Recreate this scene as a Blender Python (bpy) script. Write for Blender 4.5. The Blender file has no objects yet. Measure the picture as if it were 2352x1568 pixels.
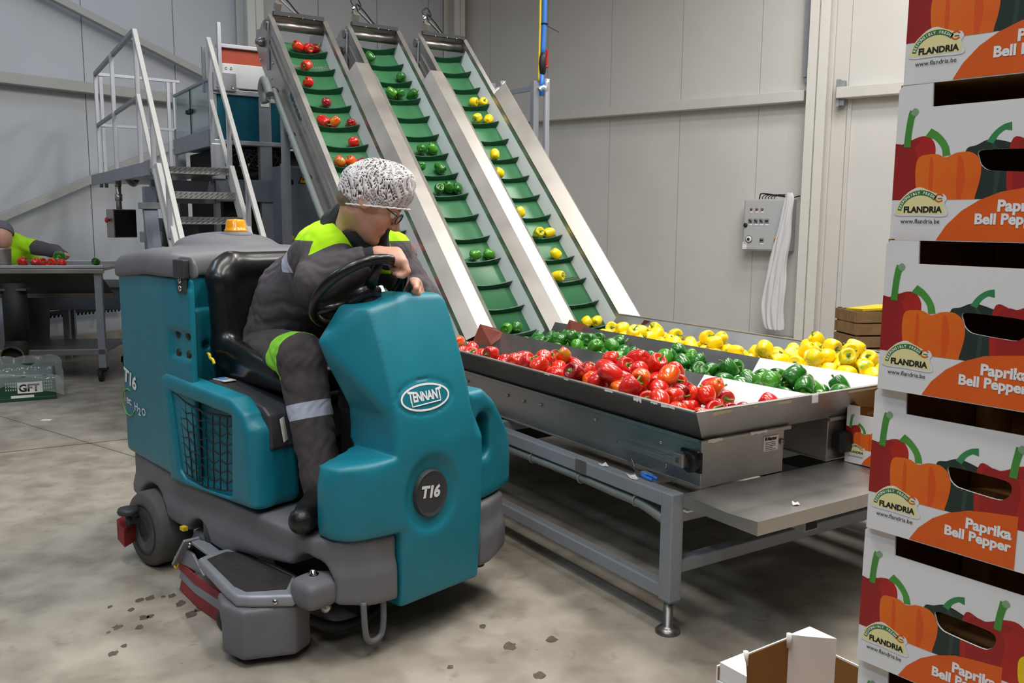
import bpy, bmesh, math, random
import numpy as np
from mathutils import Matrix, Vector
SC = bpy.context.scene
COL = SC.collection
# ---------------------------------------------------------------- camera, world, light, exposure
PITCH, ROLL = 0.138416, 0.0073010
cam_d = bpy.data.cameras.new('camera'); cam = bpy.data.objects.new('camera', cam_d); COL.objects.link(cam)
cam_d.sensor_width = 36.0; cam_d.lens = 2028.35/2352*36; cam_d.clip_end = 100
_f = Vector((0, math.cos(PITCH), -math.sin(PITCH))); _u0 = Vector((0, math.sin(PITCH), math.cos(PITCH))); _r0 = Vector((1, 0, 0))
_r = _r0*math.cos(ROLL)+_u0*math.sin(ROLL); _u = _u0*math.cos(ROLL)-_r0*math.sin(ROLL)
cam.matrix_world = Matrix(((_r.x, _u.x, -_f.x, 0), (_r.y, _u.y, -_f.y, 0), (_r.z, _u.z, -_f.z, 1.5), (0, 0, 0, 1)))
SC.camera = cam
w = bpy.data.worlds.new('world'); SC.world = w; w.use_nodes = True
w.node_tree.nodes['Background'].inputs[0].default_value = (0.80, 0.88, 1.0, 1)
w.node_tree.nodes['Background'].inputs[1].default_value = 0.05
SC.view_settings.view_transform = 'Standard'; SC.view_settings.look = 'None'
SC.view_settings.gamma = 1.0; SC.view_settings.use_curve_mapping = False
SC.view_settings.exposure = -0.25
def lamp(name, loc, sx, sy, power, rot=(0, 0, 0), col=(1, 0.96, 0.90)):
    d = bpy.data.lights.new(name, 'AREA'); d.shape = 'RECTANGLE'; d.size = sx; d.size_y = sy; d.energy = power; d.color = col
    o = bpy.data.objects.new(name, d); COL.objects.link(o); o.location = loc; o.rotation_euler = rot; return o
# rows of ceiling tubes; the hall is brighter at the right and over the camera than in the far left bay
YT = 0.573436
for (x, y, p) in [(-2.4, -1.4, 125), (0.4, -2.2, 85), (-1.2, 1.6, 130), (1.4, 1.6, 120), (0.6, 4.6, 200), (3.2, 4.2, 170), (2.4, 7.6, 130), (3.8, 8.6, 125), (-4.8, 4.6, 80), (-2.8, 8.6, 42)]:
    lamp('ceiling_tube', (x, y, 5.75), 0.5, 2.6, p, (0, 0, YT), (1.0, 0.965, 0.92) if x > -2 else (0.66, 0.82, 1.0))
# ---------------------------------------------------------------- helpers
def lin(h):
    h = h.lstrip('#'); c = [int(h[i:i+2], 16)/255 for i in (0, 2, 4)]
    return tuple(x/12.92 if x <= 0.04045 else ((x+0.055)/1.055)**2.4 for x in c)+(1,)
def mat(name, col, rough=0.5, metal=0.0, var=0.0, scale=6.0, bump=0.0, bscale=60.0, col2=None, coat=0.0, stretch=None, spec=None, trans=0.0, alpha=1.0, emit=None, estr=0.0, detail=4.0, thr=(0.35, 0.65), sss=0.0):
    m = bpy.data.materials.new(name); m.use_nodes = True; nt = m.node_tree; b = nt.nodes['Principled BSDF']
    c = lin(col) if isinstance(col, str) else col
    b.inputs['Base Color'].default_value = c; b.inputs['Roughness'].default_value = rough; b.inputs['Metallic'].default_value = metal
    if coat: b.inputs['Coat Weight'].default_value = coat; b.inputs['Coat Roughness'].default_value = 0.08
    if spec is not None: b.inputs['Specular IOR Level'].default_value = spec
    if trans: b.inputs['Transmission Weight'].default_value = trans
    if alpha < 1: b.inputs['Alpha'].default_value = alpha
    if sss: b.inputs['Subsurface Weight'].default_value = sss; b.inputs['Subsurface Radius'].default_value = (0.02, 0.008, 0.004); b.inputs['Subsurface Scale'].default_value = 0.5
    if emit: b.inputs['Emission Color'].default_value = lin(emit); b.inputs['Emission Strength'].default_value = estr
    if var or bump or col2:
        tc = nt.nodes.new('ShaderNodeTexCoord'); mp = nt.nodes.new('ShaderNodeMapping'); nt.links.new(tc.outputs['Object'], mp.inputs[0])
        if stretch: mp.inputs['Scale'].default_value = stretch
    if var or col2:
        n = nt.nodes.new('ShaderNodeTexNoise'); n.inputs['Scale'].default_value = scale; n.inputs['Detail'].default_value = detail
        nt.links.new(mp.outputs[0], n.inputs['Vector'])
        r = nt.nodes.new('ShaderNodeValToRGB'); r.color_ramp.elements[0].position = thr[0]; r.color_ramp.elements[1].position = thr[1]
        c2 = (lin(col2) if isinstance(col2, str) else col2) if col2 else tuple(x*(1-var) for x in c[:3])+(1,)
        r.color_ramp.elements[0].color = c2; r.color_ramp.elements[1].color = c
        nt.links.new(n.outputs[0], r.inputs[0]); nt.links.new(r.outputs[0], b.inputs['Base Color'])
        if metal > 0.5:
            mr = nt.nodes.new('ShaderNodeMapRange'); mr.inputs['To Min'].default_value = max(0.05, rough-0.1); mr.inputs['To Max'].default_value = rough+0.12
            nt.links.new(n.outputs[0], mr.inputs[0]); nt.links.new(mr.outputs[0], b.inputs['Roughness'])
    if bump:
        n2 = nt.nodes.new('ShaderNodeTexNoise'); n2.inputs['Scale'].default_value = bscale; n2.inputs['Detail'].default_value = 3
        nt.links.new(mp.outputs[0], n2.inputs['Vector'])
        bp = nt.nodes.new('ShaderNodeBump'); bp.inputs['Strength'].default_value = bump; bp.inputs['Distance'].default_value = 0.01
        nt.links.new(n2.outputs[0], bp.inputs['Height']); nt.links.new(bp.outputs[0], b.inputs['Normal'])
    return m
M = {}
def mk(k, *a, **kw): M[k] = mat(k, *a, **kw); return M[k]
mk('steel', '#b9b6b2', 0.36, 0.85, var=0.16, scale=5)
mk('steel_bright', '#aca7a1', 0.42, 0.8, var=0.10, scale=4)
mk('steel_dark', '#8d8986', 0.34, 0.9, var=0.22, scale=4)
mk('galv', '#9b9ea6', 0.5, 0.35, var=0.1, scale=8)
mk('frame_grey', '#8f949c', 0.5, 0.1, var=0.06, scale=9)
mk('alu', '#c9cbd2', 0.38, 0.6)
mk('black', '#121212', 0.5)
mk('rubber', '#1b1b1c', 0.65, var=0.2)
mk('vinyl', '#141415', 0.32, coat=0.1)
mk('white_plastic', '#e9e9ea', 0.4)
mk('belt', '#3f7a52', 0.34, var=0.10, scale=3)
mk('cleat', '#12492c', 0.4)
mk('skirt', '#d5dadd', 0.45)
mk('teal', '#137b8e', 0.42, var=0.10, scale=7, bump=0.03, bscale=260)
mk('teal_dark', '#0b5c6b', 0.45)
mk('scrub_grey', '#6d6d72', 0.55, var=0.10, scale=6, bump=0.04, bscale=220)
mk('scrub_dark', '#3a3c40', 0.5, var=0.1)
mk('tyre', '#5d5a58', 0.7, var=0.2, scale=14, bump=0.1, bscale=90)
mk('hub', '#2f3034', 0.55)
mk('red_rubber', '#a8333a', 0.6, var=0.35, scale=8)
mk('brown_rubber', '#8c4a40', 0.5, var=0.15)
mk('amber', '#f0a010', 0.2, coat=0.5)
mk('red', '#c01f22', 0.4)
mk('yellow', '#e7c71e', 0.45)
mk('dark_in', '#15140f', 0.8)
mk('paper', '#ece8e4', 0.7)
mk('ink', '#161616', 0.6)
mk('white_ink', '#eeeeee', 0.5)
mk('grey_ink', '#4a4a4a', 0.6)
mk('hose_grey', '#7d8481', 0.5)
mk('hose_blue', '#2f7ddb', 0.4)
mk('chrome', '#d5d5d5', 0.12, 1.0)
def obj(name, me, parent=None, mats=None, label=None):
    o = bpy.data.objects.new(name, me); COL.objects.link(o)
    if parent is not None: o.parent = parent
    if mats is not None:
        for m in (mats if isinstance(mats, (list, tuple)) else [mats]): me.materials.append(M[m] if isinstance(m, str) else m)
    if label: o['label'] = label
    return o
def tag(o, label, cat, group=None, kind=None):
    o['label'] = label; o['category'] = cat
    if group: o['group'] = group
    if kind: o['kind'] = kind
    return o
def thing(name, label, cat, loc=(0, 0, 0), rz=0.0, group=None):
    o = bpy.data.objects.new(name, None); COL.objects.link(o); o.location = loc; o.rotation_euler = (0, 0, rz); o.empty_display_size = 0.1
    return tag(o, label, cat, group)
def struct(o): o['kind'] = 'structure'; return o
class MB:
    """collects shapes into one mesh"""
    def __init__(s): s.b = bmesh.new(); s.mi = 0
    def faces(s, vs, fs):
        bv = [s.b.verts.new(v) for v in vs]
        for f in fs:
            try: fc = s.b.faces.new([bv[i] for i in f]); fc.material_index = s.mi
            except ValueError: pass
        return s
    def box(s, c, d, R=None):
        c = Vector(c); h = Vector(d)/2; vs = []
        for sx in (-1, 1):
            for sy in (-1, 1):
                for sz in (-1, 1):
                    p = Vector((sx*h.x, sy*h.y, sz*h.z)); vs.append(c+(R @ p if R is not None else p))
        return s.faces(vs, [(0, 1, 3, 2), (4, 6, 7, 5), (0, 4, 5, 1), (2, 3, 7, 6), (0, 2, 6, 4), (1, 5, 7, 3)])
    def bx(s, lo, hi): return s.box([(a+b)/2 for a, b in zip(lo, hi)], [abs(b-a) for a, b in zip(lo, hi)])
    def bar(s, p0, p1, w, h, up=(0, 0, 1)):
        p0 = Vector(p0); p1 = Vector(p1); d = (p1-p0); L = d.length; d.normalize(); u = Vector(up)
        x = d.cross(u)
        if x.length < 1e-5: x = d.cross(Vector((1, 0, 0)))
        x.normalize(); z = x.cross(d); R = Matrix((x, d, z)).transposed()
        return s.box((p0+p1)/2, (w, L, h), R)
    def prism(s, poly, f0, f1):
        """poly of 2-D points; f0,f1 map a 2-D point to 3-D ends"""
        n = len(poly); vs = [f0(*p) for p in poly]+[f1(*p) for p in poly]
        fs = [tuple(range(n))[::-1], tuple(range(n, 2*n))]+[(i, (i+1) % n, n+(i+1) % n, n+i) for i in range(n)]
        return s.faces(vs, fs)
    def tube(s, path, r, seg=10, closed=False, cap=True):
        P = [Vector(p) for p in path]; n = len(P); rr = r if isinstance(r, (list, tuple)) else [r]*n
        rings = []; prev = None
        for i in range(n):
            a = P[i-1] if (i > 0 or closed) else P[i]; b = P[(i+1) % n] if (i < n-1 or closed) else P[i]
            d = (b-a).normalized()
            if prev is None: x = d.cross(Vector((0, 0, 1))); x = x if x.length > 1e-3 else d.cross(Vector((1, 0, 0)))
            else: x = prev-d*prev.dot(d)
            x.normalize(); prev = x; y = d.cross(x)
            rings.append([s.b.verts.new(P[i]+(x*math.cos(t)+y*math.sin(t))*rr[i]) for t in [2*math.pi*k/seg for k in range(seg)]])
        for i in range(n if closed else n-1):
            A_, B_ = rings[i], rings[(i+1) % n]
            for k in range(seg):
                f = s.b.faces.new((A_[k], A_[(k+1) % seg], B_[(k+1) % seg], B_[k])); f.material_index = s.mi; f.smooth = True
        if cap and not closed:
            for rg in (rings[0][::-1], rings[-1]): f = s.b.faces.new(rg); f.material_index = s.mi
        return s
    def cyl(s, p0, p1, r, seg=20, r1=None): return s.tube([p0, p1], [r, r if r1 is None else r1], seg)
    def lathe(s, prof, c=(0, 0, 0), axis=None, seg=28):
        """prof of (r, h) along axis matrix R"""
        R = axis if axis is not None else Matrix.Identity(3); c = Vector(c); rings = []
        for r, h in prof:
            rings.append([s.b.verts.new(c+R @ Vector((r*math.cos(2*math.pi*k/seg), r*math.sin(2*math.pi*k/seg), h))) for k in range(seg)])
        for A_, B_ in zip(rings, rings[1:]):
            for k in range(seg):
                f = s.b.faces.new((A_[k], A_[(k+1) % seg], B_[(k+1) % seg], B_[k])); f.material_index = s.mi; f.smooth = True
        for rg, rv in ((rings[0], True), (rings[-1], False)):
            f = s.b.faces.new(rg[::-1] if rv else rg); f.material_index = s.mi
        return s
    def mesh(s, name, fix=True):
        if fix: bmesh.ops.recalc_face_normals(s.b, faces=s.b.faces)
        me = bpy.data.meshes.new(name); s.b.to_mesh(me); s.b.free(); return me
    def build(s, name, mats, parent=None, bevel=0, label=None, smooth=False, fix=True, seg=2):
        o = obj(name, s.mesh(name, fix), parent, mats, label)
        if smooth:
            for p in o.data.polygons: p.use_smooth = True
        if bevel:
            m = o.modifiers.new('bevel', 'BEVEL'); m.width = bevel; m.segments = seg; m.limit_method = 'ANGLE'; m.angle_limit = 0.6
        return o
def axis_to(d, up=(0, 0, 1)):
    """matrix whose z column is d"""
    d = Vector(d).normalized(); u = Vector(up); x = u.cross(d)
    if x.length < 1e-4: x = Vector((1, 0, 0)).cross(d)
    x.normalize(); return Matrix((x, d.cross(x), d)).transposed()
def bez(pts, n=8):
    """smooth path through points (Catmull-Rom)"""
    P = [Vector(p) for p in pts]; P = [P[0]*2-P[1]]+P+[P[-1]*2-P[-2]]; out = []
    for i in range(1, len(P)-2):
        a, b, c, d = P[i-1:i+3]
        for k in range(n):
            t = k/n; out.append(0.5*((2*b)+(c-a)*t+(2*a-5*b+4*c-d)*t*t+(3*b-a-3*c+d)*t**3))
    return out+[P[-2]]
def text_bm(txt, size=1.0, shear=0.0, spacing=1.0, bold=0.0, align='LEFT', depth=0.0):
    c = bpy.data.curves.new('t', 'FONT'); c.body = txt; c.size = size; c.shear = shear; c.space_character = spacing; c.offset = bold; c.align_x = align; c.extrude = depth; c.resolution_u = 3
    o = bpy.data.objects.new('t', c); COL.objects.link(o); dg = bpy.context.evaluated_depsgraph_get(); dg.update()
    me = bpy.data.meshes.new_from_object(o.evaluated_get(dg)); bpy.data.objects.remove(o); bpy.data.curves.remove(c)
    vs = [v.co.copy() for v in me.vertices]; fs = [tuple(p.vertices) for p in me.polygons]; bpy.data.meshes.remove(me)
    return vs, fs
def put_text(mb, txt, fn, size=1.0, **kw):
    vs, fs = text_bm(txt, size, **kw); mb.faces([fn(v.x, v.y) for v in vs], fs); return mb
def flat(o): return o
# ---------------------------------------------------------------- signed distance modelling (smooth moulded shapes)
def smin(a, b, k):
    h = np.clip(0.5+0.5*(b-a)/k, 0, 1); return b+(a-b)*h-k*h*(1-h)
def smax(a, b, k): return -smin(-a, -b, k)
def s_cap(p, a, b, ra, rb=None):
    rb = ra if rb is None else rb; a = np.array(a, float); b = np.array(b, float); ab = b-a; q = p-a
    t = np.clip((q@ab)/(ab@ab), 0, 1); return np.linalg.norm(q-t[:, None]*ab, axis=1)-(ra+(rb-ra)*t)
def s_ell(p, c, r, R=None):
    q = p-np.array(c, float)
    if R is not None: q = q@R
    r = np.array(r, float); k0 = np.linalg.norm(q/r, axis=1); k1 = np.linalg.norm(q/(r*r), axis=1)+1e-9; return k0*(k0-1)/k1
def s_box(p, lo, hi, r=0.0):
    lo = np.array(lo, float); hi = np.array(hi, float); q = np.abs(p-(lo+hi)/2)-(hi-lo)/2+r
    return np.linalg.norm(np.maximum(q, 0), axis=1)+np.minimum(q.max(axis=1), 0)-r
def s_poly(x, y, V):
    V = np.array(V, float); d = np.full(x.shape, 1e9); sgn = np.ones(x.shape); n = len(V)
    for i in range(n):
        a = V[i]; b = V[i-1]; e = b-a; wx = x-a[0]; wy = y-a[1]
        t = np.clip((wx*e[0]+wy*e[1])/(e@e), 0, 1); d = np.minimum(d, (wx-e[0]*t)**2+(wy-e[1]*t)**2)
        c1 = y >= a[1]; c2 = y < b[1]; c3 = e[0]*wy > e[1]*wx
        flip = (c1 & c2 & c3) | (~c1 & ~c2 & ~c3); sgn = np.where(flip, -sgn, sgn)
    return sgn*np.sqrt(d)
def surf(f, lo, hi, h, name='m'):
    """surface nets over a block-sparse grid; returns a mesh"""
    lo = np.array(lo, float); hi = np.array(hi, float); B = 12; nb = np.ceil((hi-lo)/h/B).astype(int); N = nb*B
    F = np.zeros(N, np.float32)
    ii = np.stack(np.meshgrid(*[np.arange(k) for k in nb], indexing='ij'), -1).reshape(-1, 3)
    d = f(lo+(ii+0.5)*B*h); act = np.abs(d) < B*h*1.15
    loc = np.stack(np.meshgrid(*[np.arange(B)]*3, indexing='ij'), -1).reshape(-1, 3)
    for bi, sd in zip(ii[~act], d[~act]):
        F[bi[0]*B:bi[0]*B+B, bi[1]*B:bi[1]*B+B, bi[2]*B:bi[2]*B+B] = 1 if sd > 0 else -1
    AB = ii[act]
    for c in range(0, len(AB), 48):
        bb = AB[c:c+48]; pts = (lo+(bb[:, None, :]*B+loc[None])*h).reshape(-1, 3); v = f(pts).reshape(len(bb), B, B, B)
        for bi, vv in zip(bb, v): F[bi[0]*B:bi[0]*B+B, bi[1]*B:bi[1]*B+B, bi[2]*B:bi[2]*B+B] = vv
    S = F < 0; n = [k-1 for k in N]
    cs = [(i, j, k) for i in (0, 1) for j in (0, 1) for k in (0, 1)]
    cnt = sum(S[i:i+n[0], j:j+n[1], k:k+n[2]].astype(np.int8) for i, j, k in cs)
    I = np.argwhere((cnt > 0) & (cnt < 8)); idx = np.full(n, -1, np.int32); idx[I[:, 0], I[:, 1], I[:, 2]] = np.arange(len(I))
    val = {c: F[I[:, 0]+c[0], I[:, 1]+c[1], I[:, 2]+c[2]] for c in cs}
    acc = np.zeros((len(I), 3)); w = np.zeros(len(I))
    for a in cs:
        for ax in range(3):
            if a[ax]: continue
            b = list(a); b[ax] = 1; b = tuple(b); m = (val[a] < 0) != (val[b] < 0); t = val[a][m]/(val[a][m]-val[b][m])
            pt = np.tile(np.array(a, float), (m.sum(), 1)); pt[:, ax] += t; acc[m] += pt; w[m] += 1
    V = lo+(I+acc/w[:, None])*h; Q = []
    for ax in range(3):
        o1, o2 = [(1, 2), (2, 0), (0, 1)][ax]
        sl = [slice(1, n[0]), slice(1, n[1]), slice(1, n[2])]; sl[ax] = slice(0, n[ax]); s2 = list(sl); s2[ax] = slice(1, n[ax]+1)
        A_ = S[tuple(sl)]; B_ = S[tuple(s2)]; E_ = np.argwhere(A_ != B_); off = np.array([1, 1, 1]); off[ax] = 0; E_ = E_+off
        u = np.zeros(3, int); u[o1] = 1; v = np.zeros(3, int); v[o2] = 1
        g = lambda e: idx[e[:, 0], e[:, 1], e[:, 2]]
        q = np.stack([g(E_-u-v), g(E_-v), g(E_), g(E_-u)], 1); ins = S[E_[:, 0], E_[:, 1], E_[:, 2]]
        q[~ins] = q[~ins][:, ::-1]; Q.append(q)
    Q = np.concatenate(Q); Q = Q[(Q >= 0).all(1)]
    me = bpy.data.meshes.new(name); me.vertices.add(len(V)); me.vertices.foreach_set('co', V.astype(np.float32).ravel())
    me.loops.add(len(Q)*4); me.loops.foreach_set('vertex_index', Q.ravel().astype(np.int32))
    me.polygons.add(len(Q)); me.polygons.foreach_set('loop_start', np.arange(0, len(Q)*4, 4, dtype=np.int32))
    me.polygons.foreach_set('use_smooth', np.ones(len(Q), bool)); me.update(); me.validate()
    return me
def face_mats(me, fn):
    """fn(centres) -> material index per face"""
    c = np.zeros(len(me.polygons)*3, np.float32); me.polygons.foreach_get('center', c); me.polygons.foreach_set('material_index', fn(c.reshape(-1, 3)).astype(np.int32))
def raised(me):  # one step of smoothing to take the grid out of the surface
    return me
def soften(o, n=6, f=0.5):
    m = o.modifiers.new('smooth', 'SMOOTH'); m.factor = f; m.iterations = n; return o
# ---------------------------------------------------------------- the hall
WY = 0.9089177; WC = Vector((-1.147, 18.379, 0))
def wall_empty(): return None
WM = Matrix.Translation((0, 0, 1.5*(1-.82))) @ Matrix.Scale(.82, 4) @ Matrix.Translation(WC) @ Matrix.Rotation(WY, 4, 'Z')   # local x runs along the left wall, local y along the right wall, the corner at 0
def panel_mat(name, col, step, axis, off, col2, thin=0.055):
    """sandwich panels: a joint line every step metres and fine vertical ribs, as bump and a slim dark joint"""
    m = mat(name, col, 0.45, 0, var=0.05, scale=1.2); nt = m.node_tree; b = nt.nodes['Principled BSDF']
    src = b.inputs['Base Color'].links[0].from_socket
    tc = nt.nodes.new('ShaderNodeTexCoord'); sp = nt.nodes.new('ShaderNodeSeparateXYZ'); nt.links.new(tc.outputs['Object'], sp.inputs[0])
    def math_(op, a, bb):
        n = nt.nodes.new('ShaderNodeMath'); n.operation = op
        for i, v in enumerate((a, bb)):
            if isinstance(v, (int, float)): n.inputs[i].default_value = v
            else: nt.links.new(v, n.inputs[i])
        return n.outputs[0]
    u = math_('DIVIDE', math_('ADD', sp.outputs[axis], off), step); fr = math_('FRACT', u, 0); joint = math_('LESS_THAN', fr, 0.012/step)
    mx = nt.nodes.new('ShaderNodeMix'); mx.data_type = 'RGBA'; nt.links.new(joint, mx.inputs[0]); nt.links.new(src, mx.inputs[6]); mx.inputs[7].default_value = lin(col2)
    nt.links.new(mx.outputs[2], b.inputs['Base Color'])
    rib = math_('SINE', math_('MULTIPLY', sp.outputs[axis], 2*math.pi/thin), 0)
    bp = nt.nodes.new('ShaderNodeBump'); bp.inputs['Strength'].default_value = 0.05; bp.inputs['Distance'].default_value = 0.004; nt.links.new(rib, bp.inputs['Height']); nt.links.new(bp.outputs[0], b.inputs['Normal'])
    M[name] = m
panel_mat('wall_panel_left', '#c3c6cc', 1.36, 0, 7.63+1.36*10, '#5f6268')
panel_mat('wall_panel_right', '#d3d1cd', 1.385, 1, 0.87+1.385*20, '#a9a7a3')
mk('wall_trim', '#cfcdc8', 0.5, var=0.04)
mk('purlin_left', '#b3b1ad', 0.5, var=0.05)
mk('column_white', '#d9d7d1', 0.5, var=0.03)
def wstruct(name, mb, mats, bevel=0.0):
    o = mb.build(name, mats, None, bevel); o.matrix_world = WM; return struct(o)
mb = MB(); mb.bx((-18, 0, -0.35), (0.2, 0.2, 7.2)); wstruct('wall_left', mb, 'wall_panel_left')
mb = MB(); mb.bx((0, -24, -0.35), (0.2, 0, 7.2)); wstruct('wall_right', mb, 'wall_panel_right')
# floor: worn concrete with stains, joints and wet drops
m = mk('concrete', '#aaa08f', 0.42, var=0.0)
def concrete():
    m = M['concrete']; nt = m.node_tree; b = nt.nodes['Principled BSDF']; L = nt.links.new
    tc = nt.nodes.new('ShaderNodeTexCoord')
    def noise(s, d, dist=0.0):
        n = nt.nodes.new('ShaderNodeTexNoise'); n.inputs['Scale'].default_value = s; n.inputs['Detail'].default_value = d; n.inputs['Distortion'].default_value = dist; L(tc.outputs['Object'], n.inputs['Vector']); return n.outputs[0]
    def ramp(src, p0, p1, c0, c1):
        r = nt.nodes.new('ShaderNodeValToRGB'); r.color_ramp.elements[0].position = p0; r.color_ramp.elements[1].position = p1; r.color_ramp.elements[0].color = c0; r.color_ramp.elements[1].color = c1; L(src, r.inputs[0]); return r.outputs[0]
    def mix(a, bb, f, mode='MIX'):
        x = nt.nodes.new('ShaderNodeMix'); x.data_type = 'RGBA'; x.blend_type = mode
        if isinstance(f, float): x.inputs[0].default_value = f
        else: L(f, x.inputs[0])
        L(a, x.inputs[6])
        if isinstance(bb, tuple): x.inputs[7].default_value = bb
        else: L(bb, x.inputs[7])
        return x.outputs[2]
    base = ramp(noise(0.8, 5, 0.15), 0.35, 0.66, lin('#9c9488'), lin('#b9b0a2'))
    c = mix(base, ramp(noise(5.0, 9, 0.3), 0.36, 0.62, lin('#8a8378'), lin('#ffffff')), 0.45, 'MULTIPLY')
    st = ramp(noise(11, 8, 0.8), 0.60, 0.72, (0, 0, 0, 1), (1, 1, 1, 1)); c = mix(c, lin('#6a5c4a'), nt_mul(nt, st, 0.35))
    v = nt.nodes.new('ShaderNodeTexVoronoi'); v.inputs['Scale'].default_value = 9; L(tc.outputs['Object'], v.inputs['Vector'])
    spots = ramp(v.outputs['Distance'], 0.045, 0.09, (1, 1, 1, 1), (0, 0, 0, 1)); gate = ramp(noise(1.3, 2), 0.56, 0.60, (0, 0, 0, 1), (1, 1, 1, 1))
    g2 = nt.nodes.new('ShaderNodeMath'); g2.operation = 'MULTIPLY'; L(spots, g2.inputs[0]); L(gate, g2.inputs[1]); c = mix(c, lin('#4c4437'), nt_mul(nt, g2.outputs[0], 0.75))
    L(c, b.inputs['Base Color'])
    rr = nt.nodes.new('ShaderNodeMapRange'); rr.inputs['To Min'].default_value = 0.30; rr.inputs['To Max'].default_value = 0.62; L(noise(2.2, 5), rr.inputs[0]); L(rr.outputs[0], b.inputs['Roughness'])
    bp = nt.nodes.new('ShaderNodeBump'); bp.inputs['Strength'].default_value = 0.10; bp.inputs['Distance'].default_value = 0.01; L(noise(25, 6), bp.inputs['Height']); L(bp.outputs[0], b.inputs['Normal'])
def nt_mul(nt, a, k):
    n = nt.nodes.new('ShaderNodeMath'); n.operation = 'MULTIPLY'; nt.links.new(a, n.inputs[0]); n.inputs[1].default_value = k; return n.outputs[0]
concrete()
mb = MB(); mb.bx((-22, -6, -0.1), (14, 30, 0)); struct(mb.build('floor', 'concrete'))
mk('joint', '#57503f', 0.8); mk('wet_spot', '#6b6354', 0.35, var=.3, scale=60)
rs = random.Random(21); mb = MB()
for x, y in [(-1.55, 3.244), (-1.458, 3.218), (-1.461, 3.304), (-1.428, 3.329), (-1.289, 3.279), (-1.212, 3.185), (-1.201, 3.223), (-1.46, 3.031), (-1.444, 3.073), (-1.364, 3.074), (-1.381, 3.152), (-1.361, 3.164), (-1.358, 2.93), (-1.38, 3.338), (-1.349, 3.347), (-1.372, 2.876), (-.55, 2.6), (-.2, 2.8), (.1, 2.75), (.0, 2.95), (.15, 3.0), (-.1, 3.1), (.2, 2.6)]:
    r = rs.uniform(.008, .026); n = 11; mb.faces([(x+r*rs.uniform(.6, 1.15)*math.cos(2*math.pi*k/n), y+1.3*r*rs.uniform(.6, 1.15)*math.sin(2*math.pi*k/n), .0006) for k in range(n)], [tuple(range(n))])
struct(mb.build('floor_stain', 'wet_spot'))
mb = MB(); mb.bar((-8.5, 2.52, 0.0005), (-2.3, 6.0, 0.0005), 0.012, 0.001); mb.bar((-6.0, 8.1, 0.0005), (-1.3, 4.6, 0.0005), 0.006, 0.001); struct(mb.build('floor_joint', 'joint'))
# ceiling of white trapezoid sheet with the rows of tubes under it
mk('ceiling_sheet', '#c9c8c4', 0.6)
mb = MB(); mb.bx((-18, -24, 7.2), (0.4, 0.3, 7.3)); wstruct('ceiling', mb, 'ceiling_sheet')
# purlins, braces and columns
mb = MB(); mb.bx((-14, -0.20, 3.13), (0, -0.02, 3.27)); wstruct('trim_1', mb, 'purlin_left', 0.008)
mb = MB(); mb.bx((-0.22, -7.2, 3.30), (-0.02, 0, 3.46)); wstruct('trim_2', mb, 'wall_trim', 0.008)
mb = MB(); mb.bx((-0.22, -14, 3.30), (-0.02, -7.68, 3.46)); wstruct('trim_3', mb, 'wall_trim', 0.008)
mb = MB(); mb.bar((-10.2, -0.16, 4.98), (-4.9, -0.16, 3.28), 0.10, 0.10, (0, 1, 0)); wstruct('trim_4', mb, 'purlin_left', 0.005)
mb = MB(); mb.bar((-9.9, -0.16, 1.02), (-5.0, -0.16, 3.16), 0.10, 0.10, (0, 1, 0)); wstruct('trim_5', mb, 'purlin_left', 0.005)
mb = MB(); mb.bx((-14, -0.1, -.34), (-0.02, -0.02, -0.12)); wstruct('baseboard_left', mb, 'concrete')
def hcol(x0, y0, ax, name):  # I-section column standing against a wall
    mb = MB(); d, w_, t = 0.30, 0.30, 0.03
    if ax == 'x': mb.bx((x0-w_/2, y0-d, -.328), (x0+w_/2, y0-d+t, 7.2)); mb.bx((x0-w_/2, y0-t, -.328), (x0+w_/2, y0, 7.2)); mb.bx((x0-t/2, y0-d, -.328), (x0+t/2, y0, 7.2))
    else: mb.bx((x0-d, y0-w_/2, -.328), (x0-d+t, y0+w_/2, 7.2)); mb.bx((x0-t, y0-w_/2, -.328), (x0, y0+w_/2, 7.2)); mb.bx((x0-d, y0-t/2, -.328), (x0, y0+t/2, 7.2))
    return wstruct(name, mb, 'column_white', 0.004)
hcol(-5.05, -0.03, 'x', 'column_1'); hcol(-0.28, -0.03, 'x', 'column_2'); hcol(-0.02, -7.42, 'y', 'column_3')
mb = MB(); mb.bx((-0.17, -7.71, 3.18), (-0.05, -7.66, 3.58)); mb.bx((-0.15, -7.78, 3.46), (-0.06, -7.68, 3.56)); mb.bx((-0.15, -7.78, 3.2), (-0.06, -7.68, 3.3)); wstruct('trim_6', mb, 'galv', 0.004)
mb = MB(); mb.bx((-0.14, -7.24, 3.66), (-0.03, -7.13, 7.2)); mb.bx((-0.12, -7.23, 3.58), (-0.05, -7.16, 3.66)); o = mb.build('cable_duct', 'galv', None, 0.004); o.matrix_world = WM
tag(o, 'grey vertical cable duct on the white wall left of the column', 'cable duct')
mb = MB(); mb.bx((-0.03, -7.86, -.328), (-0.0, -7.80, 3.3)); wstruct('trim_7', mb, 'wall_trim', 0.004)
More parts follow.
